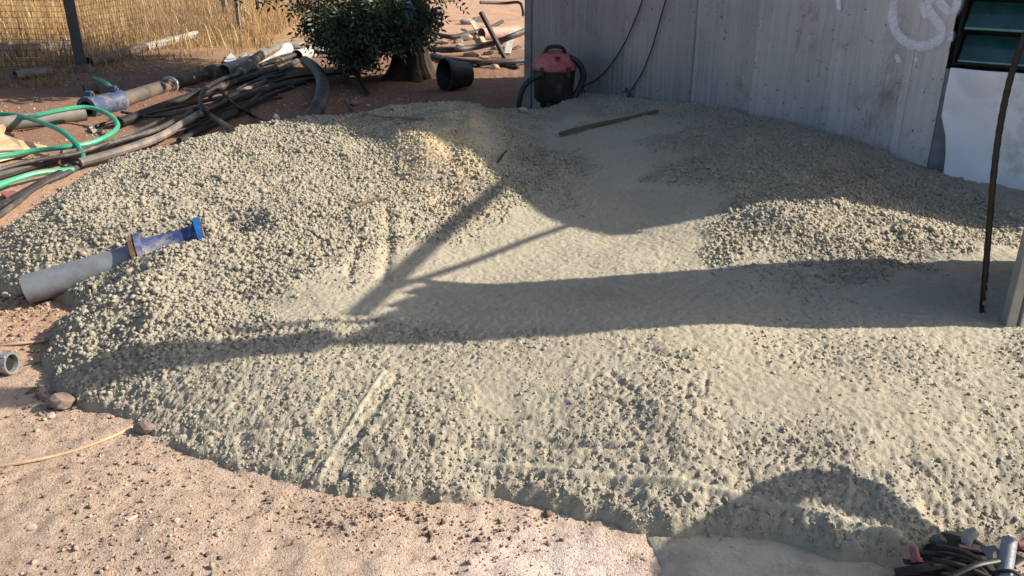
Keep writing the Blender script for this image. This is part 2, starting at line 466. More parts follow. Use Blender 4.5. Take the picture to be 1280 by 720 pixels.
def make_ground():
    xs = np.concatenate([-np.geomspace(400, 6.1, 40), np.arange(-6, -2.9, 0.06), np.arange(-2.9, 2.9, 0.018), np.arange(2.9, 6, 0.06), np.geomspace(6.1, 400, 40)])
    ys = np.concatenate([-np.geomspace(300, 1.0, 14), np.arange(-0.8, 1.35, 0.1), np.arange(1.35, 3.9, 0.016), np.arange(3.9, 9.5, 0.045), np.arange(9.5, 26, 0.12), np.geomspace(26.2, 600, 40)])
    X, Y = np.meshgrid(xs, ys)
    Z = ground_z(X, Y)
    ins = inside(SLAB, X, Y); Z = np.where(ins, Z - 0.05 * sstep(0.0, 0.06, np.where(ins, seg_dist(SLAB, X, Y, True), 0)), Z)
    far = np.maximum(np.abs(X), np.abs(Y)) > 40
    Z = np.where(far, 0.15, Z)
    nx, ny = len(xs), len(ys)
    idx = np.arange(nx * ny).reshape(ny, nx)
    Fc = np.stack([idx[:-1, :-1].ravel(), idx[:-1, 1:].ravel(), idx[1:, 1:].ravel(), idx[1:, :-1].ravel()], 1)
    o = ob('ground', (np.stack([X.ravel(), Y.ravel(), Z.ravel()], 1), Fc), M['soil'], kind='structure', org=(0, 0, 0))
    # soil colours: pale pinkish crushed stone in front, red earth further back, straw litter behind the fence
    xf, yf = X.ravel(), Y.ravel()
    wob = fbm(xf * 0.8, yf * 0.8, 6, 4)
    pale = np.array([0.55, 0.44, 0.35]); red = np.array([0.27, 0.155, 0.105]); straw = np.array([0.46, 0.32, 0.165]); orange = np.array([0.54, 0.37, 0.26])
    a = sstep(2.9, 3.9, yf + wob * 1.2)[:, None]; c = pale * (1 - a) + orange * a
    a = sstep(5.8, 7.2, yf + wob)[:, None]; c = c * (1 - a) + red * a
    a = (sstep(12.0, 15.0, yf + wob * 2.5))[:, None]; c = c * (1 - a) + orange * a
    a = (sstep(11.0, 13.5, yf + wob * 2.5) * sstep(-2.0, -3.6, xf))[:, None]; c = c * (1 - a) + straw * a
    lime = (np.exp(-(((xf - 0.15) / 0.45) ** 2 + ((yf - 1.85) / 0.22) ** 2)) * np.clip(0.7 + 2.2 * wob, 0, 1))[:, None]
    c = c * (1 - 0.85 * lime) + np.array([0.78, 0.71, 0.67]) * 0.85 * lime
    gr = (np.exp(-(((xf + 1.15) / 0.5) ** 2 + ((yf - 1.85) / 0.3) ** 2)) * np.clip(0.4 + 2 * wob, 0, 1))[:, None]
    c = c * (1 - 0.5 * gr) + np.array([0.40, 0.36, 0.33]) * 0.5 * gr
    at = o.data.color_attributes.new('soil', 'FLOAT_COLOR', 'POINT')
    at.data.foreach_set('color', np.hstack([c, np.ones((len(c), 1))]).astype(np.float32).ravel())
    return o
GROUND = make_ground()

# ------------------------------------------------------------------ the heap of concrete: outline traced on the ground, heights by lobes
OUT_PX = [(75, 472, 0), (100, 502, 0), (150, 524, 0), (205, 552, 0), (260, 577, 0), (350, 602, 0), (430, 613, 0), (480, 621, 0), (560, 618, 0),
          (620, 613, 0), (700, 626, 0), (760, 641, 0), (800, 652, 0), (850, 660, 0), (930, 665, 0), (1000, 676, 0), (1050, 694, 0), (1120, 702, 0),
          (1170, 690, 0), (1230, 672, 0), (1290, 664, 0), (1420, 660, 0)]
OUT = [at_z(*p)[:2] for p in OUT_PX]
OUT += [np.array([2.9, 2.3]), np.array([3.7, 3.0]), np.array([3.9, 5.0]), np.array([3.3, 5.6]), np.array([0.55, 8.0]), np.array([0.2, 7.75])]
BACK = [(652, 143, .24), (575, 148, .25), (480, 150, .26), (400, 152, .27), (340, 154, .27), (300, 160, .26), (250, 171, .25), (180, 189, .23), (110, 207, .2), (60, 236, .17), (20, 270, .13),
        (-15, 300, .1), (-18, 335, .08), (20, 352, .06), (75, 362, .06), (112, 378, .05), (85, 396, .04), (62, 420, .03), (58, 445, .02)]
OUT += [at_z(*p)[:2] for p in BACK]
OUT = np.array(OUT)

GS = 0.0066
gx = np.arange(-3.0, 3.6, GS); gy = np.arange(1.62, 7.95, GS)
HX, HY = np.meshgrid(gx, gy)
d_out = seg_dist(OUT, HX, HY, True) * np.where(inside(OUT, HX, HY), 1, -1)
d_out = d_out + 0.022 + 0.048 * fbm(HX * 5, HY * 5, 2, 4) + 0.012 * fbm(HX * 23, HY * 23, 4, 2)
U, Vv = to_px(HX, HY, 0.2)                         # where each spot of the heap lies, used only to lay out its lobes
def G(u, v, su, sv, rot=0.0):
    c, s = math.cos(math.radians(rot)), math.sin(math.radians(rot))
    a = (U - u) * c + (Vv - v) * s; b = -(U - u) * s + (Vv - v) * c
    return np.exp(-0.5 * ((a / su) ** 2 + (b / sv) ** 2))
base = (0.165 + 0.085 * G(230, 290, 150, 80) + 0.14 * G(555, 205, 62, 34, 20) + 0.11 * G(592, 198, 26, 20, 28) + 0.05 * G(535, 215, 22, 18) - 0.045 * G(488, 236, 26, 16) - 0.03 * G(560, 262, 30, 14, 20) + 0.08 * G(400, 195, 130, 30, -8) + 0.05 * G(420, 300, 70, 60)
        - 0.02 * G(690, 330, 150, 40) - 0.02 * G(750, 225, 60, 45) + 0.055 * G(900, 385, 190, 55) + 0.11 * G(900, 178, 140, 38, 8) + 0.10 * G(985, 268, 80, 30, 5) + 0.05 * G(1160, 300, 120, 26, 6)
        - 0.03 * G(300, 560, 160, 40, 12) + 0.02 * G(950, 620, 160, 40) - 0.05 * G(1150, 245, 70, 25, 14) - 0.10 * G(1240, 232, 110, 34, 20) + 0.03 * G(720, 165, 70, 15))
# coverage of loose stones, 0 smooth paste .. 1 crumbly
nz = fbm(HX * 2.4, HY * 2.4, 3, 4)
left_poly = np.array([(-200, 100), (600, 100), (640, 180), (725, 205), (735, 225), (660, 262), (600, 290), (520, 330), (470, 352), (420, 352), (330, 400), (200, 432), (60, 470), (-200, 470)])
right_poly = np.array([(880, 120), (1600, 120), (1600, 330), (1250, 318), (1160, 350), (1060, 352), (1000, 325), (905, 320), (915, 270), (860, 240), (820, 210), (850, 170)])
def soft(poly, wd):
    d = seg_dist(poly, U, Vv, True) * np.where(inside(poly, U, Vv), 1, -1)
    return sstep(-wd, wd, d + nz * 55)
crumb = np.maximum(soft(left_poly, 20), soft(right_poly, 18) * 0.95)
crumb = crumb * (1 - 0.85 * G(606, 208, 19, 15, 30)) * (1 - 0.5 * G(540, 225, 26, 18))
crumb = np.maximum(crumb, 0.55 * sstep(0.0, 0.35, nz + 0.1) * G(1060, 350, 120, 25))
back_strip = 0.8 * sstep(186, 160, Vv + nz * 30) ; crumb = np.maximum(crumb, back_strip)
apron = sstep(395, 430, Vv + nz * 30) * (1 - crumb)
apron = apron * (1 - 0.95 * G(870, 420, 70, 20, 10)) * (1 - 0.8 * G(760, 445, 50, 16, 20)) * (1 - 0.7 * G(420, 545, 110, 20, 8)) * (1 - 0.6 * G(1130, 410, 120, 14))
apron = np.clip(apron * (0.75 + 1.2 * nz), 0, 1)
# marks left by tools: ridges and grooves
def wp(pts): return crom([at_z(x, y, float(np.interp(y, [200, 400, 480, 560, 640], [.3, .2, .2, .17, .10])))[:2] for x, y in pts], 6)
MARKS = []
def mark(pts, wd, amp): MARKS.append((pts, wd, amp))
mark([(388, 553), (418, 519), (448, 486), (480, 451)], 0.010, 0.010)
mark([(408, 553), (436, 521), (464, 489), (494, 456)], 0.018, -0.010)
mark([(205, 534), (300, 543), (375, 562), (430, 590), (490, 612)], 0.010, 0.014)
mark([(210, 524), (305, 533), (385, 551), (440, 578), (500, 603)], 0.011, -0.012)
mark([(600, 540), (680, 548), (780, 565), (900, 590), (1000, 617), (1165, 662)], 0.0090, 0.012)
mark([(600, 547), (680, 556), (780, 573), (900, 598), (1000, 625), (1165, 670)], 0.011, -0.006)
mark([(90, 482), (200, 490), (400, 500), (660, 497)], 0.007, -0.012)
mark([(300, 533), (400, 529), (560, 522), (700, 528), (800, 536)], 0.008, -0.012)
mark([(484, 258), (484, 300), (478, 345)], 0.026, -0.024)
mark([(448, 303), (436, 345)], 0.020, -0.018)
mark([(764, 458), (780, 470), (798, 480)], 0.010, -0.011)
mark([(800, 432), (830, 440), (850, 444)], 0.02, -0.014)
mark([(862, 470), (858, 490), (866, 505)], 0.006, -0.008); mark([(885, 462), (882, 490)], 0.006, -0.008)
mark([(372, 572), (380, 585)], 0.03, -0.03)
for k in range(16):                                  # trowel arcs in the smooth channel
    u0 = 560 + 42 * k
    mark([(u0, 372 - (k % 3) * 8), (u0 + 60, 352 - (k % 4) * 7), (u0 + 130, 350 - (k % 5) * 6)], 0.008, -0.003 if k % 2 else 0.003)
slick = np.ones(HX.shape)                             # stones are pressed under along the raised marks
for pts, wd, amp in MARKS:
    if amp > 0.005: slick *= 1 - 0.97 * np.exp(-(seg_dist(wp(pts), HX, HY) / (wd * 1.5)) ** 4)
pr = np.clip(d_out / 0.42, 0, 1) ** 0.57
H = base * pr
# lumpiness
H += pr * (0.030 * fbm(HX * 1.6, HY * 1.6, 0, 3) + crumb * (0.045 * fbm(HX * 4.2, HY * 4.2, 1, 4)))
rim = sstep(0.35, 0.0, d_out)
wl = worley(HX * 44, HY * 44, 1); wl2 = worley(HX * 68 + 7, HY * 68, 2); wl3 = worley(HX * 33 + 3, HY * 33, 6)
dome = np.sqrt(np.maximum(0, 1 - (wl / 0.62) ** 2)); dome2 = np.sqrt(np.maximum(0, 1 - (wl2 / 0.6) ** 2)); pit = sstep(0.30, 0.08, wl3)
rough_a = np.clip(apron * 1.2 + 0.8 * rim, 0, 1) * slick
cl1 = sstep(-0.25, 0.25, fbm(HX * 8, HY * 8, 2, 3)); cl2 = sstep(-0.1, 0.3, fbm(HX * 11 + 4, HY * 11, 4, 3))
crev = np.maximum(0, 0.10 - np.abs(fbm(HX * 30, HY * 30, 5, 3)))
H += crumb * (0.010 * dome + 0.004 * dome2 - 0.09 * crev)
H += rough_a * (0.0045 * dome * cl1 + 0.0038 * dome2 - 0.006 * pit * cl2 - 0.04 * crev * cl1 + 0.0065 * fbm(HX * 33, HY * 33, 6, 4, 0.7))
H += (1 - crumb) * (0.0055 * fbm(HX * 36, HY * 36, 5, 4, 0.65) + 0.0028 * dome2)
H += rim * 0.022 * fbm(HX * 8, HY * 8, 7, 3) * sstep(-0.01, 0.05, d_out)
for pts, wd, amp in MARKS: H = H + amp * np.exp(-(seg_dist(wp(pts), HX, HY) / wd) ** 2)
H -= 0.05 * G(290, 293, 26, 9, 12)
H -= 0.035 * G(575, 195, 9, 14, 10)
PA, PB = at_z(33, 362, 0.075), at_z(170, 323, 0.165)      # axis of the flanged pipe
PD = (PB - PA) / np.linalg.norm(PB - PA); PE = PB + PD * 0.36
tt = np.clip(((HX - PA[0]) * PD[0] + (HY - PA[1]) * PD[1]) / (PD[0] ** 2 + PD[1] ** 2), 0, np.linalg.norm(PE - PA))
pdist = np.hypot(HX - PA[0] - PD[0] * tt, HY - PA[1] - PD[1] * tt)
ax_z = PA[2] + PD[2] * tt
lim = ax_z - ground_base(HX, HY) - 0.015 + 1.1 * np.maximum(0, pdist - 0.085)
H = np.where(H > lim, lim + 0.15 * (H - lim), H)
H *= sstep(-0.012, 0.028, d_out)
HG = ground_base(HX, HY)
HZ = np.where(d_out > 0, HG + H, HG + np.clip(d_out, -0.05, 0) * 1.2 - 0.01)
keep = (d_out > -0.035) & (wall_side(HX, HY) > -0.05)

tint_y = np.clip(0.95 * G(545, 215, 46, 30, 25) + 0.55 * G(602, 205, 28, 22) + 0.8 * G(1195, 640, 32, 24), 0, 1) * np.clip(0.75 + 1.3 * fbm(HX * 8, HY * 8, 1, 3), 0, 1)
tint_y = np.clip(tint_y + 0.28 * G(870, 420, 80, 22, 8), 0, 1)
pale_m = np.maximum((1 - slick) * 0.9, (1 - crumb) * (0.25 + 0.75 * (1 - rough_a)) * np.clip(0.6 + 0.9 * nz, 0, 1))

def make_mound():
    ids = -np.ones(HX.shape, int); ids[keep] = np.arange(keep.sum())
    q = keep[:-1, :-1] & keep[:-1, 1:] & keep[1:, 1:] & keep[1:, :-1]
    Fc = np.stack([ids[:-1, :-1][q], ids[:-1, 1:][q], ids[1:, 1:][q], ids[1:, :-1][q]], 1)
    # sideways jitter so stones overhang a little and the lattice never shows
    jx = 0.004 * fbm(HX * 40, HY * 40, 3, 2); jy = 0.004 * fbm(HX * 40 + 9, HY * 40, 5, 2)
    V = np.stack([(HX + jx)[keep], (HY + jy)[keep], HZ[keep]], 1)
    o = ob('concrete_heap', (V, Fc), M['concrete'], label='wide heap of fresh grey concrete spread in front of the metal cabin', cat='concrete', org=(0, 0, 0))
    at = o.data.color_attributes.new('tint', 'FLOAT_COLOR', 'POINT')
    c = np.stack([tint_y[keep], pale_m[keep], 0 * V[:, 0], 0 * V[:, 0] + 1], 1)
    at.data.foreach_set('color', c.astype(np.float32).ravel())
    return o
HEAP = make_mound()

def grid_at(A, X, Y):
    i = np.clip((np.asarray(Y) - gy[0]) / GS, 0, len(gy) - 2); j = np.clip((np.asarray(X) - gx[0]) / GS, 0, len(gx) - 2)
    i0 = i.astype(int); j0 = j.astype(int); fi = i - i0; fj = j - j0
    return (A[i0, j0] * (1 - fi) * (1 - fj) + A[i0 + 1, j0] * fi * (1 - fj) + A[i0, j0 + 1] * (1 - fi) * fj + A[i0 + 1, j0 + 1] * fi * fj)
def top_z(X, Y):
    X = np.asarray(X, float); Y = np.asarray(Y, float)
    g = ground_z(X, Y)
    ok = (X > gx[0]) & (X < gx[-1]) & (Y > gy[0]) & (Y < gy[-1])
    h = np.where(ok, grid_at(HZ, X, Y), -1)
    return np.maximum(g, h)
def hit(x, y, tmax=60):
    """world point that the photo shows at pixel x, y, on heap or ground"""
    d = ray(x, y); t = np.concatenate([np.arange(1.2, 12, 0.004), np.arange(12, tmax, 0.03)])
    P = CAMP + d * t[:, None]
    below = P[:, 2] < top_z(P[:, 0], P[:, 1])
    i = np.argmax(below)
    return P[i]
def gnd(x, y, up=0.0):
    p = hit(x, y); return p + np.array([0, 0, up])

CHIP = (np.array([[x, y, z] for x in (-1, 1) for y in (-1, 1) for z in (-1, 1)]) / 1.5, np.array([[0, 1, 3], [0, 3, 2], [4, 6, 7], [4, 7, 5], [0, 4, 5], [0, 5, 1], [2, 3, 7], [2, 7, 6], [0, 2, 6], [0, 6, 4], [1, 5, 7], [1, 7, 3]]))
OCTA = (np.array([[1, 0, 0], [-1, 0, 0], [0, 1, 0], [0, -1, 0], [0, 0, 1], [0, 0, -1.0]]), np.array([[0, 2, 4], [2, 1, 4], [1, 3, 4], [3, 0, 4], [2, 0, 5], [1, 2, 5], [3, 1, 5], [0, 3, 5]]))
def scatter(name, P, S, tint, mat, seed, parent=None, flat=(0.6, 1.0), base=ICO1, **kw):
    """many small stones joined into one mesh (each a jittered icosahedron)"""
    r = np.random.default_rng(seed); n = len(P)
    B, T = base
    nb = len(B)
    V = np.repeat(B[None], n, 0) * (1 + r.uniform(-0.36, 0.36, (n, nb, 1)))
    sc = np.stack([r.uniform(0.75, 1.25, n), r.uniform(0.7, 1.0, n), r.uniform(flat[0], flat[1], n)], 1) * S[:, None]
    V = V * sc[:, None, :]
    q = r.normal(size=(n, 4)) * np.array([1, 0.35, 0.35, 1]); q /= np.linalg.norm(q, axis=1)[:, None]
    a, b, c, d = q.T
    R = np.stack([np.stack([1 - 2 * (c * c + d * d), 2 * (b * c - a * d), 2 * (b * d + a * c)], 1),
                  np.stack([2 * (b * c + a * d), 1 - 2 * (b * b + d * d), 2 * (c * d - a * b)], 1),
                  np.stack([2 * (b * d - a * c), 2 * (c * d + a * b), 1 - 2 * (b * b + c * c)], 1)], 1)
    V = np.einsum('nij,nkj->nki', R, V) + P[:, None, :]
    Fc = (T[None] + (np.arange(n) * nb)[:, None, None]).reshape(-1, 3)
    o = ob(name, (V.reshape(-1, 3), Fc), mat, parent=parent, org=(0, 0, 0), **kw)
    if tint is not None:
        at = o.data.color_attributes.new(tint[0], 'FLOAT_COLOR', 'POINT')
        at.data.foreach_set('color', np.repeat(tint[1], nb, 0).astype(np.float32).ravel())
    return o

def make_aggregate():
    Ps, Ss, Ts = [], [], []
    for s, coarse in ((0.0115, True), (0.0115, False)):
        xs = np.arange(-2.95, 3.45, s); ys = np.arange(1.65, 7.9, s)
        X, Y = np.meshgrid(xs, ys); X = (X + rng.uniform(-.5, .5, X.shape) * s * 1.4).ravel(); Y = (Y + rng.uniform(-.5, .5, Y.shape) * s * 1.4).ravel()
        d = grid_at(d_out, X, Y); cr = grid_at(crumb, X, Y); ap = grid_at(rough_a, X, Y)
        pat = fbm(X * 7, Y * 7, 3, 3)
        if coarse: p = np.clip(cr * (0.58 + 0.6 * pat) + (0.05 * ap + 0.22 * sstep(0.12, 0.03, d)) * (1 - cr), 0, 1)
        else: p = np.clip(0.62 * ap * (1 - cr) * (1 + 1.2 * pat) + 0.3 * sstep(0.14, 0.03, d) + 0.12 * cr, 0, 1) * np.where(d < 0.012, 0.0, 1) + np.where((d < 0.012) & (d > -0.09), 0.13 * np.exp((d - .012) / 0.03), 0)
        k = (rng.random(X.shape) < p) & (d > (0.010 if coarse else -0.09)) & (wall_side(X, Y) > 0.005) & (X < 3.0)
        X, Y, cr, pat, d = X[k], Y[k], cr[k], pat[k], d[k]
        if coarse:
            S = rng.lognormal(-4.93, 0.38, len(X)).clip(0.004, 0.022) * (0.7 + 0.3 * cr)
            dz = cr * rng.uniform(-0.55, 0.5, len(X)) + (1 - cr) * rng.uniform(-0.6, 0, len(X))
        else:
            S = rng.lognormal(-5.30, 0.36, len(X)).clip(0.0028, 0.012)
            dz = rng.uniform(-0.6, 0.25, len(X))
        Ps.append(np.stack([X, Y, np.where(d < 0.012, np.maximum(ground_z(X, Y), grid_at(HZ, X, Y)), grid_at(HZ, X, Y)) + S * dz], 1)); Ss.append(S)
        Ts.append(np.stack([grid_at(tint_y, X, Y), rng.uniform(0, 0.5, len(X)), 0 * X, 0 * X + 1], 1))
    scatter('coarse_aggregate', Ps[0], Ss[0], ('tint', Ts[0]), M['concrete'], 3, parent=HEAP, kind='stuff', smooth=False, base=CHIP, label='loose pebbles of coarse aggregate coated in cement')
    scatter('fine_aggregate', Ps[1], Ss[1], ('tint', Ts[1]), M['concrete'], 4, parent=HEAP, kind='stuff', smooth=False, base=OCTA, label='small grit bedded in the cement paste')
make_aggregate()

def make_gravel():
    n = 80000
    X = rng.uniform(-3.6, 2.2, n); Y = 1.3 + 2.6 * rng.random(n) ** 1.1
    far = rng.random(n) < 0.22
    X = np.where(far, rng.uniform(-6.5, 1.5, n), X); Y = np.where(far, rng.uniform(3.5, 10.5, n), Y)
    d = np.where((X > gx[0]) & (X < gx[-1]) & (Y > gy[0]) & (Y < gy[-1]), grid_at(d_out, X, Y), -1)
    pt = fbm(X * 1.8, Y * 1.8, 2, 4)
    k = (d < -0.004) & (wall_side(X, Y) > 0.0) & (rng.random(n) < np.clip(0.45 + 1.9 * pt, 0.06, 1))
    k &= ~((X > 0.40) & (X < 1.2) & (Y < 2.2))
    dk = at_z(465, 636, 0); nd = 380
    X = np.concatenate([X[k], dk[0] + rng.normal(0, .14, nd)]); Y = np.concatenate([Y[k], dk[1] + rng.normal(0, .045, nd) - 0.02])
    dark = np.arange(len(X)) >= len(X) - nd
    k2 = grid_at(d_out, X, Y) < 0; k2 |= ~((X > gx[0]) & (X < gx[-1]) & (Y > gy[0]) & (Y < gy[-1])); X, Y, dark = X[k2], Y[k2], dark[k2]
    S = rng.lognormal(-5.65, 0.5, len(X)).clip(0.0018, 0.018) * np.where(Y > 4, 1.9, 1) * np.where((X < -1.7) & (Y > 2.6) & (Y < 4.2), 1.7, 1)
    Z = ground_z(X, Y) + S * rng.uniform(-0.2, 0.4, len(X))
    c = np.array([0.56, 0.45, 0.37]) * np.where(rng.random((len(X), 1)) < 0.4, rng.uniform(0.25, 0.6, (len(X), 1)), rng.uniform(0.8, 1.35, (len(X), 1))) * (1 + rng.uniform(-.08, .08, (len(X), 3)))
    c = np.where(dark[:, None], c * rng.uniform(.3, .75, (len(X), 1)), c)
    scatter('gravel', np.stack([X, Y, Z], 1), S, ('soil', np.hstack([c, np.ones((len(c), 1))])), M['soil'], 5, kind='stuff', smooth=False, base=OCTA,
            label='loose gravel and stone chips on bare earth', cat='gravel')
make_gravel()

def make_slab():
    P = SLAB; c = P.mean(0)
    rings = [1.02, 0.985, 0.95, 0.85, 0.7, 0.5, 0.3, 0.12]; up = (-0.03, 0.000, 0.006, 0.010, 0.011, 0.012, 0.012, 0.012)
    V = []; n = len(P)
    for k, r in enumerate(rings):
        q = c + (P - c) * r
        z = ground_low(q[:, 0], q[:, 1]) + up[k] + 0.006 * fbm(q[:, 0] * 7, q[:, 1] * 7, 2, 4)
        V += np.stack([q[:, 0], q[:, 1], z], 1).tolist()
    V.append([c[0], c[1], float(ground_low(c[0], c[1])) + 0.012])
    Fc = [(k * n + i, k * n + (i + 1) % n, (k + 1) * n + (i + 1) % n, (k + 1) * n + i) for k in range(len(rings) - 1) for i in range(n)]
    Fc += [((len(rings) - 1) * n + i, (len(rings) - 1) * n + (i + 1) % n, len(V) - 1) for i in range(n)]
    ob('concrete_slab', (np.array(V), Fc), M['slab'], kind='structure', label='smooth pale cement skim at the foot of the heap', org=(0, 0, 0))
make_slab()

# ------------------------------------------------------------------ site cabin
WN3 = np.array([WN[0], WN[1], 0.0]); WD3 = np.array([WD[0], WD[1], 0.0]); W03 = np.array([W0[0], W0[1], 0.0])
WLEN = float(np.linalg.norm(W1 - W0))
def on_wall(x, y, off=0.0):
    """pixel to the cabin's front plane, off metres in front of it"""
    d = ray(x, y); q = W03 + WN3 * off
    t = ((q - CAMP) @ WN3) / (d @ WN3)
    return CAMP + d * t
def wall_s(x, y):
    p = on_wall(x, y); return float((p - W03) @ WD3), float(p[2])
def wpt(s, z, off=0.0): return W03 + WD3 * s + WN3 * off + np.array([0, 0, z])
ROOF_Z = 2.52; CAB_L = 5.24
def make_cabin():
    cab = thing('site_cabin', wpt(2.2, 0.05, -1.2), 'grey ribbed metal site cabin with rust stains and a louvre window', 'cabin')
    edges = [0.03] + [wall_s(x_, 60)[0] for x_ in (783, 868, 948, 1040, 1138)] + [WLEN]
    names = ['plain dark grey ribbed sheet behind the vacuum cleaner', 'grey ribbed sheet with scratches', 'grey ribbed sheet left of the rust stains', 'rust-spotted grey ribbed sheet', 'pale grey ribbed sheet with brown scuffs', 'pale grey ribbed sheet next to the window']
    for k in range(6):                                 # six ribbed cladding sheets, each lapped 3 mm over the next
        s0, s1 = edges[k] - (0.02 if k else 0), edges[k + 1]
        n = int((s1 - s0) / 0.0115)
        ss = np.linspace(s0, s1, n); zz = np.array([0.02, 0.7, 1.4, 2.0, ROOF_Z - 0.02])
        rib = np.where((np.floor(ss / 0.023) % 2) == 0, 0.0017, 0.0) + 0.003 * (k % 2)
        V, Fc = [], []
        for i, s in enumerate(ss):
            for z in zz:
                dent = 0.006 * float(fbm(np.array(s * 1.6 + k), np.array(z * 1.3), 3, 2))
                V.append(wpt(s, z, rib[i] + dent))
        m = len(zz)
        Fc = [(i * m + j, (i + 1) * m + j, (i + 1) * m + j + 1, i * m + j + 1) for i in range(n - 1) for j in range(m - 1)]
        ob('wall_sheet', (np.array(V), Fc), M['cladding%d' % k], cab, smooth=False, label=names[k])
    # seam strip between the two right-hand sheets
    s = edges[5]
    scr = []
    for e_ in edges[1:]:
        for zz_ in np.arange(0.5, 2.4, 0.27): scr.append(lathe([(0, .0045), (.003, .0045), (.005, .003), (.005, .0005)], wpt(e_ - 0.012, zz_, 0.007), WN3, 6, True))
    ob('screws', join(scr), M['rusty'], cab, smooth=False, kind='stuff')
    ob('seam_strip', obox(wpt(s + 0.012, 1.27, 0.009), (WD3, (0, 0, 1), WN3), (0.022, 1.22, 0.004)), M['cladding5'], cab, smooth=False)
    ob('corner_trim', join([obox(wpt(0.018, 1.27, 0.010), (WD3, (0, 0, 1), WN3), (0.034, 1.24, 0.007)),
                            obox(wpt(-0.018, 1.27, -0.03), (WD3, (0, 0, 1), WN3), (0.006, 1.24, 0.046))]), M['trim'], cab, smooth=False)
    # side and back walls, floor frame, roof
    D = 2.9; L = CAB_L
    ob('side_wall', obox(wpt(0.0, 1.27, -D / 2 - 0.08), (WN3, (0, 0, 1), WD3), (D / 2 - 0.01, 1.23, 0.012)), M['cladding'], cab, smooth=False)
    ob('side_wall', obox(wpt(L, 1.27, -D / 2 - 0.08), (WN3, (0, 0, 1), WD3), (D / 2 - 0.01, 1.23, 0.012)), M['cladding'], cab, smooth=False)
    ob('back_wall', obox(wpt(L / 2, 1.27, -D - 0.10), (WD3, (0, 0, 1), WN3), (L / 2, 1.23, 0.012)), M['cladding'], cab, smooth=False)
    ob('roof', join([obox(wpt(L / 2, ROOF_Z + 0.02, -D / 2 - 0.03), (WD3, WN3, (0, 0, 1)), (L / 2 + 0.03, D / 2 + 0.07, 0.022)),
                     obox(wpt(L / 2, ROOF_Z - 0.01, 0.04), (WD3, WN3, (0, 0, 1)), (L / 2 + 0.03, 0.012, 0.06))]), M['trim'], cab, smooth=False)
    # white sheet under the window: left edge torn, bottom kicked out
    zb = wall_s(1240, 84)[1]
    edge_px = [(1189.5, 84), (1184, 112), (1178.5, 143), (1180, 150), (1184, 168), (1184.5, 190), (1182, 215), (1179, 245), (1178, 262)]
    left = [wall_s(*p) for p in edge_px]
    nrow, ncol = 46, 60
    zs = np.linspace(left[0][1], 0.0, nrow)
    lz = np.array([p[1] for p in left])[::-1]; ls = np.array([p[0] for p in left])[::-1]
    V, Fc = [], []
    for i, z in enumerate(zs):
        sl = float(np.interp(z, lz, ls)); sr = CAB_L - 0.02
        for j in range(ncol):
            f = (j / (ncol - 1)) ** 1.6; s_ = sl + (sr - sl) * f
            cr_ = 0.055 * abs(float(fbm(np.array(s_ * 1.9 + z), np.array(z * 2.1 - s_), 4, 3))) + 0.010 * max(0, 0.45 - z) * (1 + math.sin(s_ * 9 + z * 7))
            cr_ += 0.012 * math.exp(-((s_ - sl) / 0.05) ** 2) * (z < 0.55)
            V.append(wpt(s_, z, 0.020 + cr_))
    Fc = [(i * ncol + j, i * ncol + j + 1, (i + 1) * ncol + j + 1, (i + 1) * ncol + j) for i in range(nrow - 1) for j in range(ncol - 1)]
    sh = ob('white_panel', (np.array(V), Fc), M['white_sheet'], cab, label='white dented sheet with a torn left edge below the window')
    md = sh.modifiers.new('thick', 'SOLIDIFY'); md.thickness = 0.004; md.offset = -1
    ob('backing_strip', obox(wpt(WLEN + 0.14, 0.42, -0.012), (WD3, (0, 0, 1), WN3), (0.16, 0.42, 0.008)), M['galv'], cab, smooth=False)
    # louvre window: dark recess, frame, tilted glass slats with pale cut edges
    s0 = wall_s(1206, 2)[0] + 0.004; s1 = WLEN + 1.3; z0 = zb + 0.015; z1 = 2.05
    sm, zm = (s0 + s1) / 2, (z0 + z1) / 2
    win = thing('louvre_window', wpt(sm, z0, -0.02), 'x', 'x'); del win['label']; del win['category']
    win.parent = cab; win.location = Vector(ORG[win.name] - ORG[cab.name])
    ob('recess', obox(wpt(sm, zm, -0.16), (WD3, (0, 0, 1), WN3), ((s1 - s0) / 2, (z1 - z0) / 2, 0.01)), M['dark'], win, smooth=False)
    ob('frame', join([obox(wpt(s0 - 0.004, zm, -0.045), (WD3, (0, 0, 1), WN3), (0.006, (z1 - z0) / 2 + 0.02, 0.045)),
                      obox(wpt(s1, zm, -0.045), (WD3, (0, 0, 1), WN3), (0.012, (z1 - z0) / 2 + 0.02, 0.06)),
                      obox(wpt(sm, z0 - 0.008, -0.055), (WD3, (0, 0, 1), WN3), ((s1 - s0) / 2, 0.007, 0.055)),
                      obox(wpt(sm, z1 + 0.01, -0.045), (WD3, (0, 0, 1), WN3), ((s1 - s0) / 2, 0.012, 0.05))]), M['dark'], win, smooth=False)
    pitch = 0.205; k = 0; z = z0 + 0.085
    tl = math.radians(34)
    up = np.array([0, 0, 1.0]) * math.cos(tl) - WN3 * math.sin(tl)
    nn = np.cross(WD3, up)
    while z < z1 - 0.05:
        c = wpt(sm, z, -0.075)
        sl = ob('slat', obox(c, (WD3, up, nn), ((s1 - s0) / 2 - 0.02, 0.094, 0.0035)), M['glass'], win, smooth=False)
        e = c - up * 0.0965
        ob('slat_edge', obox(e, (WD3, up, nn), ((s1 - s0) / 2 - 0.02, 0.005, 0.0070)), M['glass_edge'], win, smooth=False)
        z += pitch
    upper = obox(wpt((s0 + CAB_L - 0.02) / 2, (z1 + ROOF_Z) / 2 + 0.02, 0.012), (WD3, (0, 0, 1), WN3), ((CAB_L - 0.02 - s0) / 2, (ROOF_Z - z1) / 2 - 0.03, 0.006))
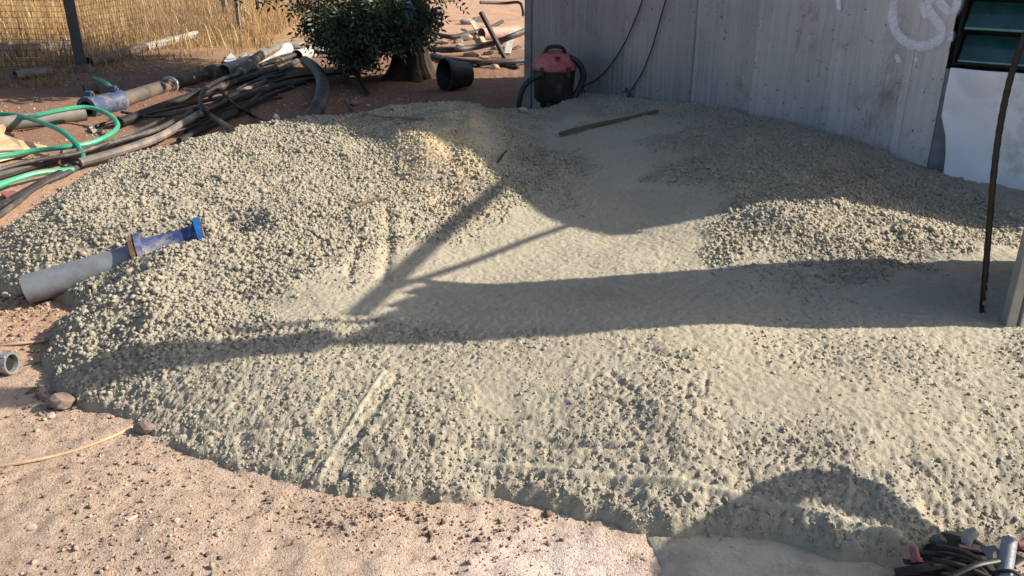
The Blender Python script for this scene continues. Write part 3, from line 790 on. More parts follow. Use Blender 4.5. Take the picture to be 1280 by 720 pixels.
    side = obox(wpt((s1 + CAB_L - 0.02) / 2 + 0.01, zm, 0.012), (WD3, (0, 0, 1), WN3), ((CAB_L - 0.02 - s1) / 2 - 0.01, (z1 - z0) / 2 + 0.03, 0.006))
    ob('upper_panel', join([upper, side]), M['white_sheet'], cab, smooth=False)
    # spray paint: ribbons lying on the sheet, edges feathered
    def stroke(pts, wd, off=0.0175, taper=None):
        Pp = crom(pts, 8); m = len(Pp); A = []; C = []
        T = np.gradient(Pp, axis=0); T /= np.linalg.norm(T, axis=1)[:, None]
        Nn = np.stack([-T[:, 1], T[:, 0]], 1)
        cuts = [(-1.5, 0), (-0.95, 0.22), (-0.6, 0.85), (0, 0.95), (0.6, 0.85), (0.95, 0.22), (1.5, 0)]
        V = []
        for i in range(m):
            e = min(1, 6 * min(i + 0.5, m - i - 0.5) / m) ** 0.5
            for cx, cv in cuts:
                q = Pp[i] + Nn[i] * cx * wd * 0.8 * (0.5 + 0.5 * e)
                V.append(on_wall(q[0], q[1], off)); C.append(cv * e)
        n = len(cuts)
        Fc = [(i * n + j, i * n + j + 1, (i + 1) * n + j + 1, (i + 1) * n + j) for i in range(m - 1) for j in range(n - 1)]
        return np.array(V), Fc, C
    strokes = [stroke([(1128, -22), (1120, -6), (1116.5, 10), (1116, 24), (1119, 37), (1127, 48), (1139, 55), (1152, 57.5), (1164, 55), (1173, 49), (1177, 41), (1175, 32), (1169, 24), (1163, 16), (1160, 7), (1164, -2), (1174, -8), (1184, -18)], 9.5),
               stroke([(1172, -2), (1180, 8), (1188, 18)], 9, 0.0185), stroke([(1199, -6), (1195, 8), (1189, 18)], 8, 0.0195), stroke([(1152, 2), (1154, 12), (1157, 24)], 6, 0.0185),
               stroke([(1188, 38), (1187.5, 44), (1186, 52)], 6), stroke([(1119, 74), (1122, 73), (1125, 71.5)], 8), stroke([(1143, 74), (1145, 74), (1147, 73)], 5),
               stroke([(1046, -6), (1048, 4), (1048, 14)], 5)]
    for v, f, c in strokes:
        gfo = ob('paint_stroke', (v, f), M['spray'], cab, label='pale spray paint on the grey sheet')
        at = gfo.data.attributes.new('cover', 'FLOAT', 'POINT'); at.data.foreach_set('value', np.array(c, np.float32))
    return cab
CABIN = make_cabin()

# ------------------------------------------------------------------ vacuum cleaner
def make_vacuum():
    p = gnd(694, 142); 
    c = np.array([0.355, 7.16, 0.0]); c[2] = float(top_z(c[0], c[1])) - 0.01
    v = thing('vacuum_cleaner', c, 'workshop vacuum cleaner with faded red lid and black drum against the cabin wall', 'vacuum cleaner')
    U3 = np.array([0, 0, 1.0])
    ob('drum', lathe([(0.045, 0.02), (0.045, 0.150), (0.07, 0.165), (0.20, 0.172), (0.285, 0.178), (0.29, 0.186), (0.305, 0.186), (0.305, 0.02)], c, U3, 28, True), M['black_plastic'], v)
    lid = ob('lid', lathe([(0.306, 0.02), (0.306, 0.183), (0.33, 0.188), (0.36, 0.180), (0.385, 0.155), (0.395, 0.15), (0.43, 0.135), (0.452, 0.10), (0.458, 0.02)], c, U3, 28, True), M['red'], v)
    ob('handle', tube(crom([c + np.array(q) for q in [(-0.085, -0.06, 0.44), (-0.06, -0.075, 0.485), (0.0, -0.08, 0.497), (0.06, -0.075, 0.485), (0.085, -0.06, 0.44)]], 5), 0.016, 8), M['black_plastic'], lid)
    ob('switch', obox(c + np.array([0.02, -0.15, 0.41]), ((1, 0, 0), (0, 1, 0), (0, 0, 1)), (0.02, 0.012, 0.014)), M['black_plastic'], lid)
    for s in (-1, 1):
        a = c + np.array([s * 0.11, -0.165, 0.27])
        ob('latch', obox(a + np.array([0, 0.012, 0.03]), ((1, 0, 0), (0, 1, 0), (0, 0, 1)), (0.018, 0.012, 0.04)), M['black_plastic'], v)
    ob('hose_port', lathe([(0, 0.035), (0.03, 0.035), (0.03, 0.028), (0.06, 0.026)], c + np.array([0.02, -0.17, 0.20]), (0.1, -1, 0), 14, True), M['black_plastic'], v)
    for k in range(4):
        a = 0.785 + k * 1.571
        w_ = c + np.array([0.135 * math.cos(a), 0.135 * math.sin(a), 0.028])
        ob('castor', lathe([(-0.012, 0.006), (-0.012, 0.026), (0.012, 0.026), (0.012, 0.006)], w_, (math.cos(a + 1.2), math.sin(a + 1.2), 0), 12, True), M['black_plastic'], v)
    Yh = c[1] - 0.05
    hp = [(684, 76), (697, 71.5), (712, 72.5), (723, 79), (729, 92), (727, 104), (720, 118), (712, 128)]
    pts = crom([at_Y(x, y, Yh) for x, y in hp], 8)
    rr = 0.026 + 0.0025 * (np.arange(len(pts)) % 2)
    ob('suction_hose', tube(pts, rr, 10), M['black_plastic'], v, label='black ribbed hose looping over the lid')
    hp = [(676, 93), (665, 99), (656, 107), (651, 118), (648.5, 130), (648, 141)]
    pts = crom([at_Y(x, y, c[1] - 0.17) for x, y in hp], 8)
    ob('suction_hose', tube(pts, 0.022 + 0.0025 * (np.arange(len(pts)) % 2), 10), M['black_plastic'], v, label='black ribbed hose running down to the ground')
make_vacuum()

def wall_cable(px, r, label, cat='cable', off=0.022, tail=None):
    P = [on_wall(x, y, off + r) for x, y in px]
    if tail is not None: P += tail
    return ob('power_cable', tube(crom(P, 8), r, 6), M['rubber'], label=label, cat=cat)
wall_cable([(811, -25), (803, 0), (795, 22), (780, 55), (762, 83), (745, 100), (729, 110)], 0.006, 'thin black cable curving down the wall to the vacuum cleaner',
           tail=[np.array([0.60, 7.2, 0.26])])
wall_cable([(838, -25), (832, 0), (825, 25), (815, 60), (803, 90), (789, 113)], 0.006, 'thin black cable hanging to the grey junction box')
wall_cable([(729, 111), (735, 123), (745, 138), (750, 146)], 0.006, 'short black cable drooping between vacuum cleaner and heap')
wall_cable([(782, 122), (779, 129), (772, 135), (764, 139), (755, 142)], 0.006, 'short black cable curling below the junction box')
def make_box():
    a = on_wall(783, 114, 0.05); b = on_wall(782, 140, 0.05)
    t = thing('junction_box', b, 'small grey cable junction box hanging at the foot of the wall', 'junction box')
    ob('case', bar(a, b, 0.06, 0.045, WD3), M['post'], t, smooth=False)
    ob('lid', bar(a * 0.93 + b * 0.07 + WN3 * 0.024, a * 0.07 + b * 0.93 + WN3 * 0.024, 0.048, 0.006, WD3), M['trim'], t, smooth=False)
    ob('cable_gland', lathe([(0, 0.012), (0.02, 0.012), (0.03, 0.008)], a, (0, 0, 1), 10, True), M['black_plastic'], t)
make_box()

# ------------------------------------------------------------------ things at the right edge
def make_right():
    b = hit(1229, 391)
    px = [(1229, 391), (1231, 350), (1236, 290), (1242, 220), (1249, 165), (1258, 118), (1270, 75), (1290, 25)]
    P = [at_Y(x, y, b[1] - 0.0 * i) for i, (x, y) in enumerate(px)]
    P[0][2] -= 0.03
    P += [P[-1] + np.array([0.10, 0.02, 0.35]), P[-1] + np.array([0.16, 0.05, 0.95])]
    pts = crom(P, 10)
    t = thing('hanging_hose', P[0], 'long black hose hanging down into the concrete in front of the white sheet', 'hose')
    ob('hose', tube(pts, 0.0122 + 0.0008 * np.sin(np.arange(len(pts)) * 1.9), 10), M['hose_black'], t)
    tip = crom([P[0], at_Y(1230, 372, b[1]), at_Y(1232, 352, b[1])], 5)
    ob('cement_splash', tube(tip, [0.0138 + 0.0022 * math.sin(i * 2.1) - 0.0004 * i for i in range(len(tip))], 10), M['torn'], t, label='lower end crusted with grey cement')
    # gate leaf just inside the right edge: aluminium upright with a slot, pale sheet running back out of frame, braces to the cabin roof
    q = hit(1260, 406); q[2] -= 0.04
    t = thing('metal_gate', q, 'grey aluminium gate upright with a dark slot and pale sheet at the right edge', 'gate')
    ax = np.array([0.70, 0.714, 0]); ay = np.array([-0.714, 0.70, 0])
    Hp, Hg = 2.85 - q[2], 1.95 - q[2]
    fx = np.array([0.99, 0.12, 0]); fy = np.array([-0.12, 0.99, 0])
    ob('flange', obox(q + np.array([0, 0, Hp / 2]), (fx, fy, (0, 0, 1)), (0.022, 0.022, Hp / 2)), M['alu'], t, smooth=False)
    ob('web', obox(q + fx * 0.029 + fy * 0.01 + np.array([0, 0, Hp / 2]), (fx, fy, (0, 0, 1)), (0.009, 0.010, Hp / 2 - 0.01)), M['dark'], t, smooth=False)  # near-black bar stands in for the shade inside the slot
    ob('flange', obox(q + fx * 0.058 - fy * 0.004 + np.array([0, 0, Hp / 2]), (fx, fy, (0, 0, 1)), (0.021, 0.022, Hp / 2)), M['alu_pale'], t, smooth=False)
    W_ = 0.86
    ob('post_sleeve', obox(q + np.array([0, 0, (Hp + Hg) / 2 + 0.02]), (ax, ay, (0, 0, 1)), (0.062, 0.062, (Hp - Hg) / 2)), M['alu'], t, smooth=False)  # unseen sleeve added to widen the post's shadow tail
    for k in range(4):
        c = q + np.array([0.03, 0.0, 0]) + ax * (0.005 + W_ * (k + 0.5) / 4) + np.array([0, 0, Hg / 2])
        hk = Hg + 0.06 * (k + 0.5); c[2] = q[2] + hk / 2
        ob('panel', obox(c, (ax, ay, (0, 0, 1)), (W_ / 8 - 0.002, 0.012, hk / 2 - 0.02)), M['alu_pale'], t, smooth=False)
    end = q + np.array([0.03, 0.0, 0]) + ax * (0.025 + W_)
    ob('rear_upright', obox(end + np.array([0, 0, Hg / 2 + .12]), (ax, ay, (0, 0, 1)), (0.022, 0.022, Hg / 2 + .12)), M['alu'], t, smooth=False)
    def back(x, y, z):
        p = hit(x, y); return p + SUN * ((z - p[2]) / SUN[2])
    print('gate', q, end, [back(*p, 1.93) for p in ((440, 400), (640, 322))], back(80, 462, 2.5), 'roof corner', wpt(CAB_L, ROOF_Z), back(810, 280, 2.5), back(770, 255, 2.5), back(636, 222, 2.5))
    for a, b, r in (((770, 256), (484, 363), 0.020), ((637, 222), (446, 393), 0.035)):
        ob('brace', tube([back(*a, ROOF_Z + 0.02), back(*b, 1.95)], r, 8), M['trim'], t)
make_right()

# ------------------------------------------------------------------ flanged pipe half buried in the heap
def make_flanged_pipe():
    a, b = PA, PB
    d = (b - a) / np.linalg.norm(b - a)
    t = thing('flanged_pipe', a - np.array([0, 0, 0.07]), 'short galvanised pipe with blue flanged end half buried in the heap', 'pipe')
    ob('pipe', pipe(a, b, 0.072, 0.006, 28, 4, 0.3), M['galv'], t)
    ob('flange', lathe([(-0.004, 0.05), (-0.004, 0.118), (0.018, 0.118), (0.018, 0.05)], b, d, 32, True), M['rusty'], t, label='rusty steel flange on the pipe end')
    ob('gasket', lathe([(0.019, 0.05), (0.019, 0.112), (0.024, 0.112), (0.024, 0.05)], b, d, 32, True), M['black_plastic'], t)
    c = b + d * 0.025
    body = ob('valve_body', lathe([(0, 0.05), (0, 0.120), (0.030, 0.120), (0.030, 0.094), (0.05, 0.086), (0.12, 0.080), (0.20, 0.080), (0.27, 0.084), (0.285, 0.086), (0.285, 0.05)], c, d, 32, True), M['blue_paint'], t, label='chipped blue painted spool piece')
    e = c + d * 0.285
    ob('end_flange', lathe([(0, 0.04), (0, 0.116), (0.030, 0.116), (0.030, 0.070), (-0.02, 0.066)], e, d, 32, False), M['bright_blue'], t, label='bright blue end flange')
    ob('flange_face', lathe([(0.0305, 0.068), (0.0305, 0.112), (0.036, 0.112), (0.036, 0.068)], e, d, 32, False), M['rusty'], t)
    ob('bore', lathe([(0.02, 0.058), (0.005, 0.058), (0.005, 0.002)], e, d, 24, False), M['dark'], t)
    N1 = np.cross(d, [0, 0, 1.0]); N1 /= np.linalg.norm(N1); B1 = np.cross(d, N1)
    for (o_, r, ln, mt) in ((b, 0.095, 0.05, M['rusty']), (e, 0.096, 0.042, M['blue_paint'])):
        for k in range(8):
            an = k * math.pi / 4 + 0.3
            q = o_ + N1 * r * math.cos(an) + B1 * r * math.sin(an)
            ob('bolt', lathe([(-0.012, 0.001), (-0.012, 0.010), (0.0, 0.010), (0.0, 0.006), (ln, 0.006), (ln, 0.011), (ln + 0.01, 0.011), (ln + 0.01, 0.001)], q, d, 6, True), mt, t, smooth=False)
make_flanged_pipe()

def make_plank():
    a = gnd(700, 171, 0.012); b = gnd(822, 143, 0.02)
    b = on_wall(823, 141.5, 0.03) if b[1] > 7.0 else b
    m_ = (a + b) / 2
    s = np.cross(b - a, [0, 0, 1.0])
    pts = [a + (b - a) * f + np.array([0, 0, 0.006 * math.sin(f * 6)]) for f in np.linspace(0, 1, 9)]
    V, Fc = [], []
    sd = s / np.linalg.norm(s)
    for i, p in enumerate(pts):
        w_ = 0.015 * (1 + 0.15 * math.sin(i * 2.3))
        for u, v_ in ((-1, -1), (1, -1), (1, 1), (-1, 1)): V.append(p + sd * w_ * u + np.array([0, 0, 0.010 * v_ + 0.009]))
    for i in range(8):
        for k in range(4): Fc.append((i * 4 + k, i * 4 + (k + 1) % 4, i * 4 + 4 + (k + 1) % 4, i * 4 + 4 + k))
    Fc += [(3, 2, 1, 0), (32, 33, 34, 35)]
    ob('timber_batten', (np.array(V), Fc), M['timber'], smooth=False, label='long wet timber batten lying on the heap towards the wall', cat='batten')
    a = gnd(437, 265, 0.02); b = gnd(486, 253, 0.035)
    ob('rebar_stub', tube(crom([a, (a + b) / 2 + np.array([0, 0, 0.006]), b], 6), 0.011, 8), M['timber'], label='short dark bar poking out of the crumbly concrete', cat='bar')
    p = gnd(622, 205, 0.01); q = gnd(634, 196, 0.04)
    ob('broken_twig', tube(crom([p, (p + q) / 2 + np.array([0.01, 0, 0.02]), q], 5), [0.008] * 5 + [0.006] * 5 + [0.004], 6), M['dark_timber'], label='dark broken twig at the top of the crest lump', cat='twig')
make_plank()

# ------------------------------------------------------------------ left foreground
def ground_tube(name, px, r, mat, label, cat, up=None, n=8, k=8, group=None):
    P = []
    for i, q in enumerate(px):
        u = q[2] if len(q) > 2 else 0.0
        p = gnd(q[0], q[1]); z = float(top_z(p[0], p[1]))
        d = ray(q[0], q[1]); 
        zt_ = z + r + u                                   # lift to lie on the surface but keep the sight line
        t = (zt_ - CAM_H) / d[2]; P.append(CAMP + d * t)
    return ob(name, tube(crom(P, k), r, n), mat, label=label, cat=cat, group=group)
ground_tube('thin_tube', [(-20, 586), (30, 578), (80, 567), (125, 552), (168, 533)], 0.0055, M['cream_hose'], 'thin cream plastic tube curving across the bare soil to the heap', 'tube')
ground_tube('straw_stalk', [(-10, 433), (20, 430), (56, 426)], 0.006, M['cream_hose'], 'pale dry stalk lying left of the heap', 'stalk')
def make_fitting():
    p = gnd(12, 466); c = p + np.array([0, 0.0, 0.045])
    d = np.array([1.0, -0.1, 0.05]); d /= np.linalg.norm(d)
    t = thing('pipe_fitting', c - np.array([0, 0, 0.045]), 'grey threaded pipe fitting on the soil at the left edge', 'fitting')
    ob('collar', lathe([(-0.005, 0.03), (-0.005, 0.046), (0.022, 0.046), (0.022, 0.036), (0.0, 0.034)], c, d, 24), M['alu'], t)
    ob('stub', lathe([(-0.30, 0.03), (-0.30, 0.036), (0.0, 0.036)], c, d, 24), M['galv'], t)
    ob('bore', lathe([(0.004, 0.034), (0.0, 0.001)], c, d, 24), M['dark'], t)
    for k in range(6):
        a = k * 1.047
        N1 = np.cross(d, [0, 0, 1.0]); B1 = np.cross(d, N1)
        ob('grip', obox(c + d * 0.009 + (N1 * math.cos(a) + B1 * math.sin(a)) * 0.046, (d, N1 * math.cos(a) + B1 * math.sin(a), np.cross(d, N1 * math.cos(a) + B1 * math.sin(a))), (0.010, 0.003, 0.006)), M['alu'], t, smooth=False)
make_fitting()
def stone(px, size, seed, label, mat='stone', cat='stone', group=None, flat=0.35, name='stone'):
    p = gnd(*px); 
    return ob(name, rock(p, size, seed, ICO2 if max(size) < 0.08 else ICO3, 0.3, flat), M[mat], smooth=False, label=label, cat=cat, group=group)
stone((82, 508), (0.062, 0.045, 0.036), 4, 'flat-topped brown stone lying against the left foot of the heap', 'brown_stone', flat=0.7)
stone((64, 522), (0.026, 0.02, 0.013), 5, 'small pale stone in front of the flat-topped brown stone')
stone((38, 660), (0.020, 0.016, 0.010), 6, 'pale chip on the soil in the bottom left corner')
stone((8, 372), (0.045, 0.018, 0.016), 7, 'pale splinter of stone by the open end of the flanged pipe', flat=0.6)
stone((182, 540), (0.05, 0.03, 0.028), 8, 'dark clod caught under the left front lip of the heap', 'brown_stone')
def chip():
    a = gnd(478, 652, 0.004); b = gnd(492, 647, 0.005)
    ob('wood_chip', bar(a, b, 0.010, 0.006), M['pale_wood'], smooth=False, label='pale wood chip on the soil below the heap lip', cat='wood chip')
    a = gnd(160, 652, 0.004); b = gnd(172, 646, 0.005)
    ob('wood_chip', bar(a, b, 0.007, 0.005), M['pale_wood'], smooth=False, label='tiny pale splinter in the middle of the left foreground soil', cat='wood chip')
chip()

# ------------------------------------------------------------------ scrap pile in the bottom right corner
def make_scrap():
    r = np.random.default_rng(21)
    base_z = 0.02
    strips = [((1120, 716), (1180, 706)), ((1130, 702), (1200, 716)), ((1150, 690), (1215, 700)), ((1165, 700), (1238, 722)), ((1118, 722), (1190, 728)), ((1170, 682), (1232, 704)),
              ((1140, 710), (1210, 690)), ((1185, 722), (1248, 700)), ((1200, 700), (1250, 726)), ((1150, 726), (1225, 712)), ((1215, 690), (1262, 702)), ((1175, 716), (1230, 733)),
              ((1270, 690), (1300, 712)), ((1266, 708), (1305, 700)), ((1240, 716), (1290, 730)), ((1125, 735), (1200, 738)), ((1195, 676), (1240, 690)), ((1210, 738), (1290, 742))]
    for i, (a, b) in enumerate(strips):
        z = base_z + 0.012 + 0.06 * r.random() * (0.5 + 0.5 * (a[0] > 1160))
        A = at_z(a[0], a[1], z); B = at_z(b[0], b[1], z + r.uniform(-0.015, 0.02))
        m_ = (A + B) / 2 + np.array([r.uniform(-.012, .012), r.uniform(-.012, .012), r.uniform(0.0, 0.018)])
        sq = 0.45 if i % 3 else 1.0
        ob('rubber_offcut', tube(crom([A, m_, B], 6), r.uniform(0.007, 0.012), 8, squash=sq), M['hose_black'], label='one of the %s black rubber hose offcuts tangled in the bottom right corner' % ('flattened' if sq < 1 else 'round'),
           cat='rubber offcut', group='rubber offcuts in the scrap pile')
    a = at_z(1262, 674, 0.125); b = at_z(1253, 735, 0.05)
    ob('grey_pipe_offcut', pipe(a, b, 0.0195, 0.003, 18, 2, 0.03), M['galv'], label='grey pipe offcut standing out of the black scrap in the corner', cat='pipe')
    t_ = [at_z(1225, 686, .07), at_z(1243, 684, .085), at_z(1254, 696, .08), at_z(1251, 712, .06), at_z(1240, 703, .065)]
    ob('torn_sheet', prism(t_, (0.002, 0.004, 0.004)), M['torn'], smooth=False, label='torn grey scrap of sheet leaning on the grey pipe offcut', cat='sheet')
    a = at_z(1142, 684, .075); b = at_z(1146, 702, .05)
    ob('coral_bung', lathe([(0, 0.006), (0, 0.011), (0.028, 0.012), (0.03, 0.016), (0.04, 0.016), (0.04, 0.004)], a, b - a, 14, True), M['coral'], label='faded coral plastic bung among the black offcuts', cat='bung')
    a = at_z(1199, 683, .085); b = at_z(1222, 687, .08)
    ob('coral_strip', bar(a, b, 0.012, 0.005), M['coral'], smooth=False, label='faded coral plastic strip on top of the scrap', cat='strip')
    a = at_z(1272, 682, .075); b = at_z(1292, 679, .08)
    ob('coral_tube', tube([a, (a + b) / 2, b], 0.011, 10), M['coral'], label='short coral tube right of the grey pipe offcut', cat='tube')
    ob('stone', rock(at_z(1212, 672, .08), (0.045, 0.022, 0.018), 91, ICO3, .9, 0.1), M['torn'], smooth=False, label='lump of grey mortar at the top of the black scrap', cat='stone')
    ob('stone', rock(at_z(1276, 700, .05), (0.024, 0.022, 0.02), 92, ICO2, .3, 0.1), M['brown_stone'], smooth=False, label='brown stone between grey pipe offcut and picture edge', cat='stone')
    ob('stone', rock(at_z(1172, 677, .06), (0.030, 0.020, 0.02), 94, ICO2, .3, 0.1), M['dark_pipe'], smooth=False, label='dark lump at the left shoulder of the scrap pile', cat='stone')
    # bed of the pile
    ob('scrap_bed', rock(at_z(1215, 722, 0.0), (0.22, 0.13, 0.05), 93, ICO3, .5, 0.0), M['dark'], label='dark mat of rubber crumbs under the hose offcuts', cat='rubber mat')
make_scrap()

# an added unseen chute just outside the frame on the right: cut to throw the curved shadow over the front of the heap
def make_shadow_blocker():
    XP = 1.86
    def cast(x, y):
        zz = np.median([hit(x + dx, y + dy)[2] for dx in (-8, 0, 8) for dy in (-5, 0, 5)]); p = at_z(x, y, float(zz)); return p + SUN * ((XP - p[0]) / SUN[0])
    outer = [(822, 740), (816, 705), (820, 685), (850, 664), (895, 636), (950, 604), (1000, 588), (1040, 592), (1085, 606), (1125, 632), (1163, 657), (1170, 690)]
    inner = [(1120, 668), (1112, 660), (1060, 641), (1005, 624), (985, 634), (962, 660), (975, 668), (1030, 668), (1100, 690)]
    bottom = [(1150, 735), (1000, 760)]
    O_ = [cast(x, y) for x, y in outer]
    hole = [cast(x, y) for x, y in [(985, 632), (1005, 624), (1060, 641), (1112, 659), (1090, 662), (1030, 664), (965, 661)]]
    B_ = [cast(x, y) for x, y in bottom]
    t = thing('concrete_chute', (XP, 2.1, 0.0), 'sheet steel concrete chute standing out of frame to the right', 'chute')
    # ring built as a closed outer loop bridged to the hole
    loop = crom(O_ + B_ + [O_[0]], 4)[:-1]; hl = crom(hole + [hole[0]], 4)[:-1]
    bm = bmesh.new()
    def add(pts):
        vs = [bm.verts.new(Vector((0, p[1], p[2]))) for p in pts]
        return [bm.edges.new((vs[i], vs[(i + 1) % len(vs)])) for i in range(len(vs))]
    es = add(loop) + add(hl)
    bmesh.ops.triangle_fill(bm, edges=es, use_beauty=True)
    bm.verts.index_update()
    V = np.array([[XP, v.co[1], v.co[2]] for v in bm.verts]); Fc = [tuple(v.index for v in f.verts) for f in bm.faces]; bm.free()
    sh = ob('shell', (V, Fc), M['trim'], t, smooth=False)
    md = sh.modifiers.new('thick', 'SOLIDIFY'); md.thickness = 0.02
    lowest = min(O_ + B_, key=lambda p: p[2])
    for dy in (0.0,):
        ob('leg', tube([np.array([XP + 0.03, lowest[1] + dy, -0.02]), np.array([XP + 0.03, lowest[1] + dy, lowest[2] + 0.3])], 0.02, 8), M['trim'], t)
make_shadow_blocker()

# ------------------------------------------------------------------ hoses and pipes behind the heap, on the left
HG_ = 'black irrigation hoses behind the heap'
B = 'hose'
ground_tube('black_hose', [(-10, 221), (40, 206), (80, 197), (120, 186), (180, 171), (235, 148), (270, 130), (310, 108), (345, 90), (372, 76)], 0.034, M['rubber_dusty'], 'thick dusty black hose running from the left edge towards the tree', B)
ground_tube('black_hose', [(-10, 276), (20, 254), (46, 233), (80, 218), (100, 207)], 0.020, M['rubber_dusty'], 'thin dusty black hose curving down the left edge of the heap', B)
ground_tube('black_hose', [(-8, 262, .01), (30, 240, .01), (62, 222, .01), (95, 206, .0)], 0.022, M['rubber'], 'black hose beside the thin dusty one at the left edge', B)
ground_tube('black_hose', [(150, 153, .01), (200, 134, .02), (251, 116, .03), (300, 101, .03), (345, 86, .02)], 0.040, M['rubber'], 'thick clean black hose under the looped one', B)
ground_tube('black_hose', [(120, 158, .02), (160, 147, .03), (215, 135, .05), (262, 125, .06), (320, 112, .05), (400, 98, .0)], 0.018, M['rubber'], 'thin black hose lying across the thick ones', B)
ground_tube('grey_hose', [(100, 203, .02), (156, 187, .03), (200, 171, .04), (232, 152, .05), (262, 135, .05), (300, 116, .04), (332, 102, .0)], 0.032, M['rubber_grey'], 'weathered grey hose curving up from the back edge of the heap', B)
ground_tube('black_hose', [(60, 200, .03), (110, 187, .04), (155, 174, .05), (195, 162, .06), (230, 145, .07), (247, 134, .05)], 0.022, M['rubber_dusty'], 'dusty black hose ending beside the loop', B)
ground_tube('looped_hose', [(308, 77, .02), (298, 92, .08), (275, 100, .12), (257, 111, .14), (251, 124, .14), (254, 136, .12), (266, 146, .08), (290, 162, .02)], 0.022, M['rubber'], 'black hose bent in a loop over the bundle', B)
ground_tube('black_hose', [(440, 72), (416, 67, .02), (382, 65, .04), (350, 75, .06), (319, 84, .06), (287, 97, .05), (262, 108, .02)], 0.026, M['rubber_dusty'], 'dusty black hose arching from under the leaves over the pale pipe', B)
ground_tube('black_hose', [(367, 105), (336, 110, .02), (310, 131, .03), (268, 154, .02), (224, 176, .0)], 0.026, M['rubber'], 'black hose slanting down to the back of the heap', B)
ground_tube('black_hose', [(296, 134, .02), (318, 145, .01), (342, 155, .0)], 0.012, M['rubber'], 'short thin black hose end near the white lump', B)
ground_tube('black_hose', [(262, 122, .12), (272, 112, .14), (284, 122, .12), (298, 134, .08), (312, 141, .0)], 0.014, M['rubber'], 'thin curled black hose inside the loop', B)
ground_tube('black_hose', [(232, 165), (262, 155, .01), (296, 140, .02), (330, 122, .02), (366, 108, .0)], 0.022, M['rubber'], 'lowest black hose of the bundle, nearest the heap', B)
ground_tube('black_hose', [(250, 146, .03), (290, 128, .05), (335, 112, .03), (380, 104, .0)], 0.024, M['rubber'], 'black hose in the middle of the bundle', B)
ground_tube('black_hose', [(255, 138, .09), (300, 120, .08), (345, 106, .04), (368, 110, .0)], 0.02, M['rubber_dusty'], 'dusty black hose on top of the bundle right of the loop', B)
for lab, r_, px_ in (('very thin black hose snaking along the near side of the bundle', .011, [(170, 182, .02), (205, 168, .05), (240, 158, .05), (275, 140, .05), (320, 126, .03), (352, 122, .0)]),
                     ('thin black hose crossing the bundle from the navy coupling', .013, [(152, 140, .03), (190, 146, .05), (230, 140, .07), (268, 128, .09), (312, 104, .07), (356, 92, .0)]),
                     ('thin dusty hose lying below the green loop', .015, [(-10, 214, .05), (40, 201, .05), (95, 192, .05), (140, 176, .06), (185, 158, .05), (222, 140, .03)]),
                     ('thin black hose beside the pale pipe', .014, [(262, 104, .04), (292, 92, .06), (322, 82, .08), (352, 70, .08), (392, 62, .0)]),
                     ('thin black hose leaving the bundle under the fat ribbed hose', .016, [(300, 122, .06), (340, 104, .05), (372, 96, .04), (420, 92, .02), (470, 84, .0)])):
    ground_tube('black_hose', px_, r_, M['rubber_dusty'] if 'dusty' in lab else M['rubber'], lab, B)
def make_suction_hose():
    P = []
    for x, y, u in [(378, 156, -.12), (391, 143, .03), (399, 131, .07), (403, 114, .10), (402, 99, .10), (394, 86, .08), (381, 76, .02)]:
        p = gnd(x, y); z = float(top_z(p[0], p[1])) + 0.05 + u
        d = ray(x, y); P.append(CAMP + d * ((z - CAM_H) / d[2]))
    pts = crom(P, 16)
    ob('suction_hose', tube(pts, 0.060 + 0.004 * (np.arange(len(pts)) % 2), 14), M['rubber_dusty'], label='fat ribbed black hose arching down to the back of the heap', cat='hose')
make_suction_hose()
ground_tube('black_hose', [(441, 78, .02), (444, 90, .03), (450, 102, .02), (459, 117, .0)], 0.03, M['rubber'], 'short black hose hanging below the leaves', B)
ground_tube('pale_tube', [(432, 125), (440, 136, .01), (458, 142, .01), (490, 146), (530, 149)], 0.010, M['rubber_grey'], 'thin pale tube curling on the earth behind the heap', 'tube')
ground_tube('green_hose', [(-12, 142, .05), (20, 144, .07), (48, 152, .10), (75, 163, .12), (93, 178, .08), (103, 192, .04), (105, 207, .0)], 0.019, M['green_hose'], 'dark green hose arching down to the left shoulder of the heap', B)
ground_tube('green_hose', [(-12, 198, .02), (40, 189, .03), (80, 184, .06), (112, 179, .06), (136, 169, .06), (147, 158, .06), (141, 147, .08), (125, 138, .10), (104, 134, .12), (70, 139, .10), (40, 146, .08), (20, 148, .05)], 0.020, M['teal_hose'], 'bright green hose turning in a wide loop over the old pipe', B)
ground_tube('green_hose', [(-12, 236, .03), (20, 224, .03), (50, 216, .03), (92, 212, .01)], 0.021, M['teal_hose'], 'pale green hose straight end lying on the left edge of the heap', B)
ground_tube('green_hose', [(117, 98, .05), (127, 101, .10), (138, 109, .10), (147, 122, .06), (150, 130, .0)], 0.024, M['green_hose'], 'short piece of green hose behind the navy coupling', B)
ground_tube('black_strap', [(78, 183, .06), (76, 194, .05), (74, 205, .03), (84, 210, .01)], 0.010, M['rubber'], 'short black strap across the bright green hose', 'strap')

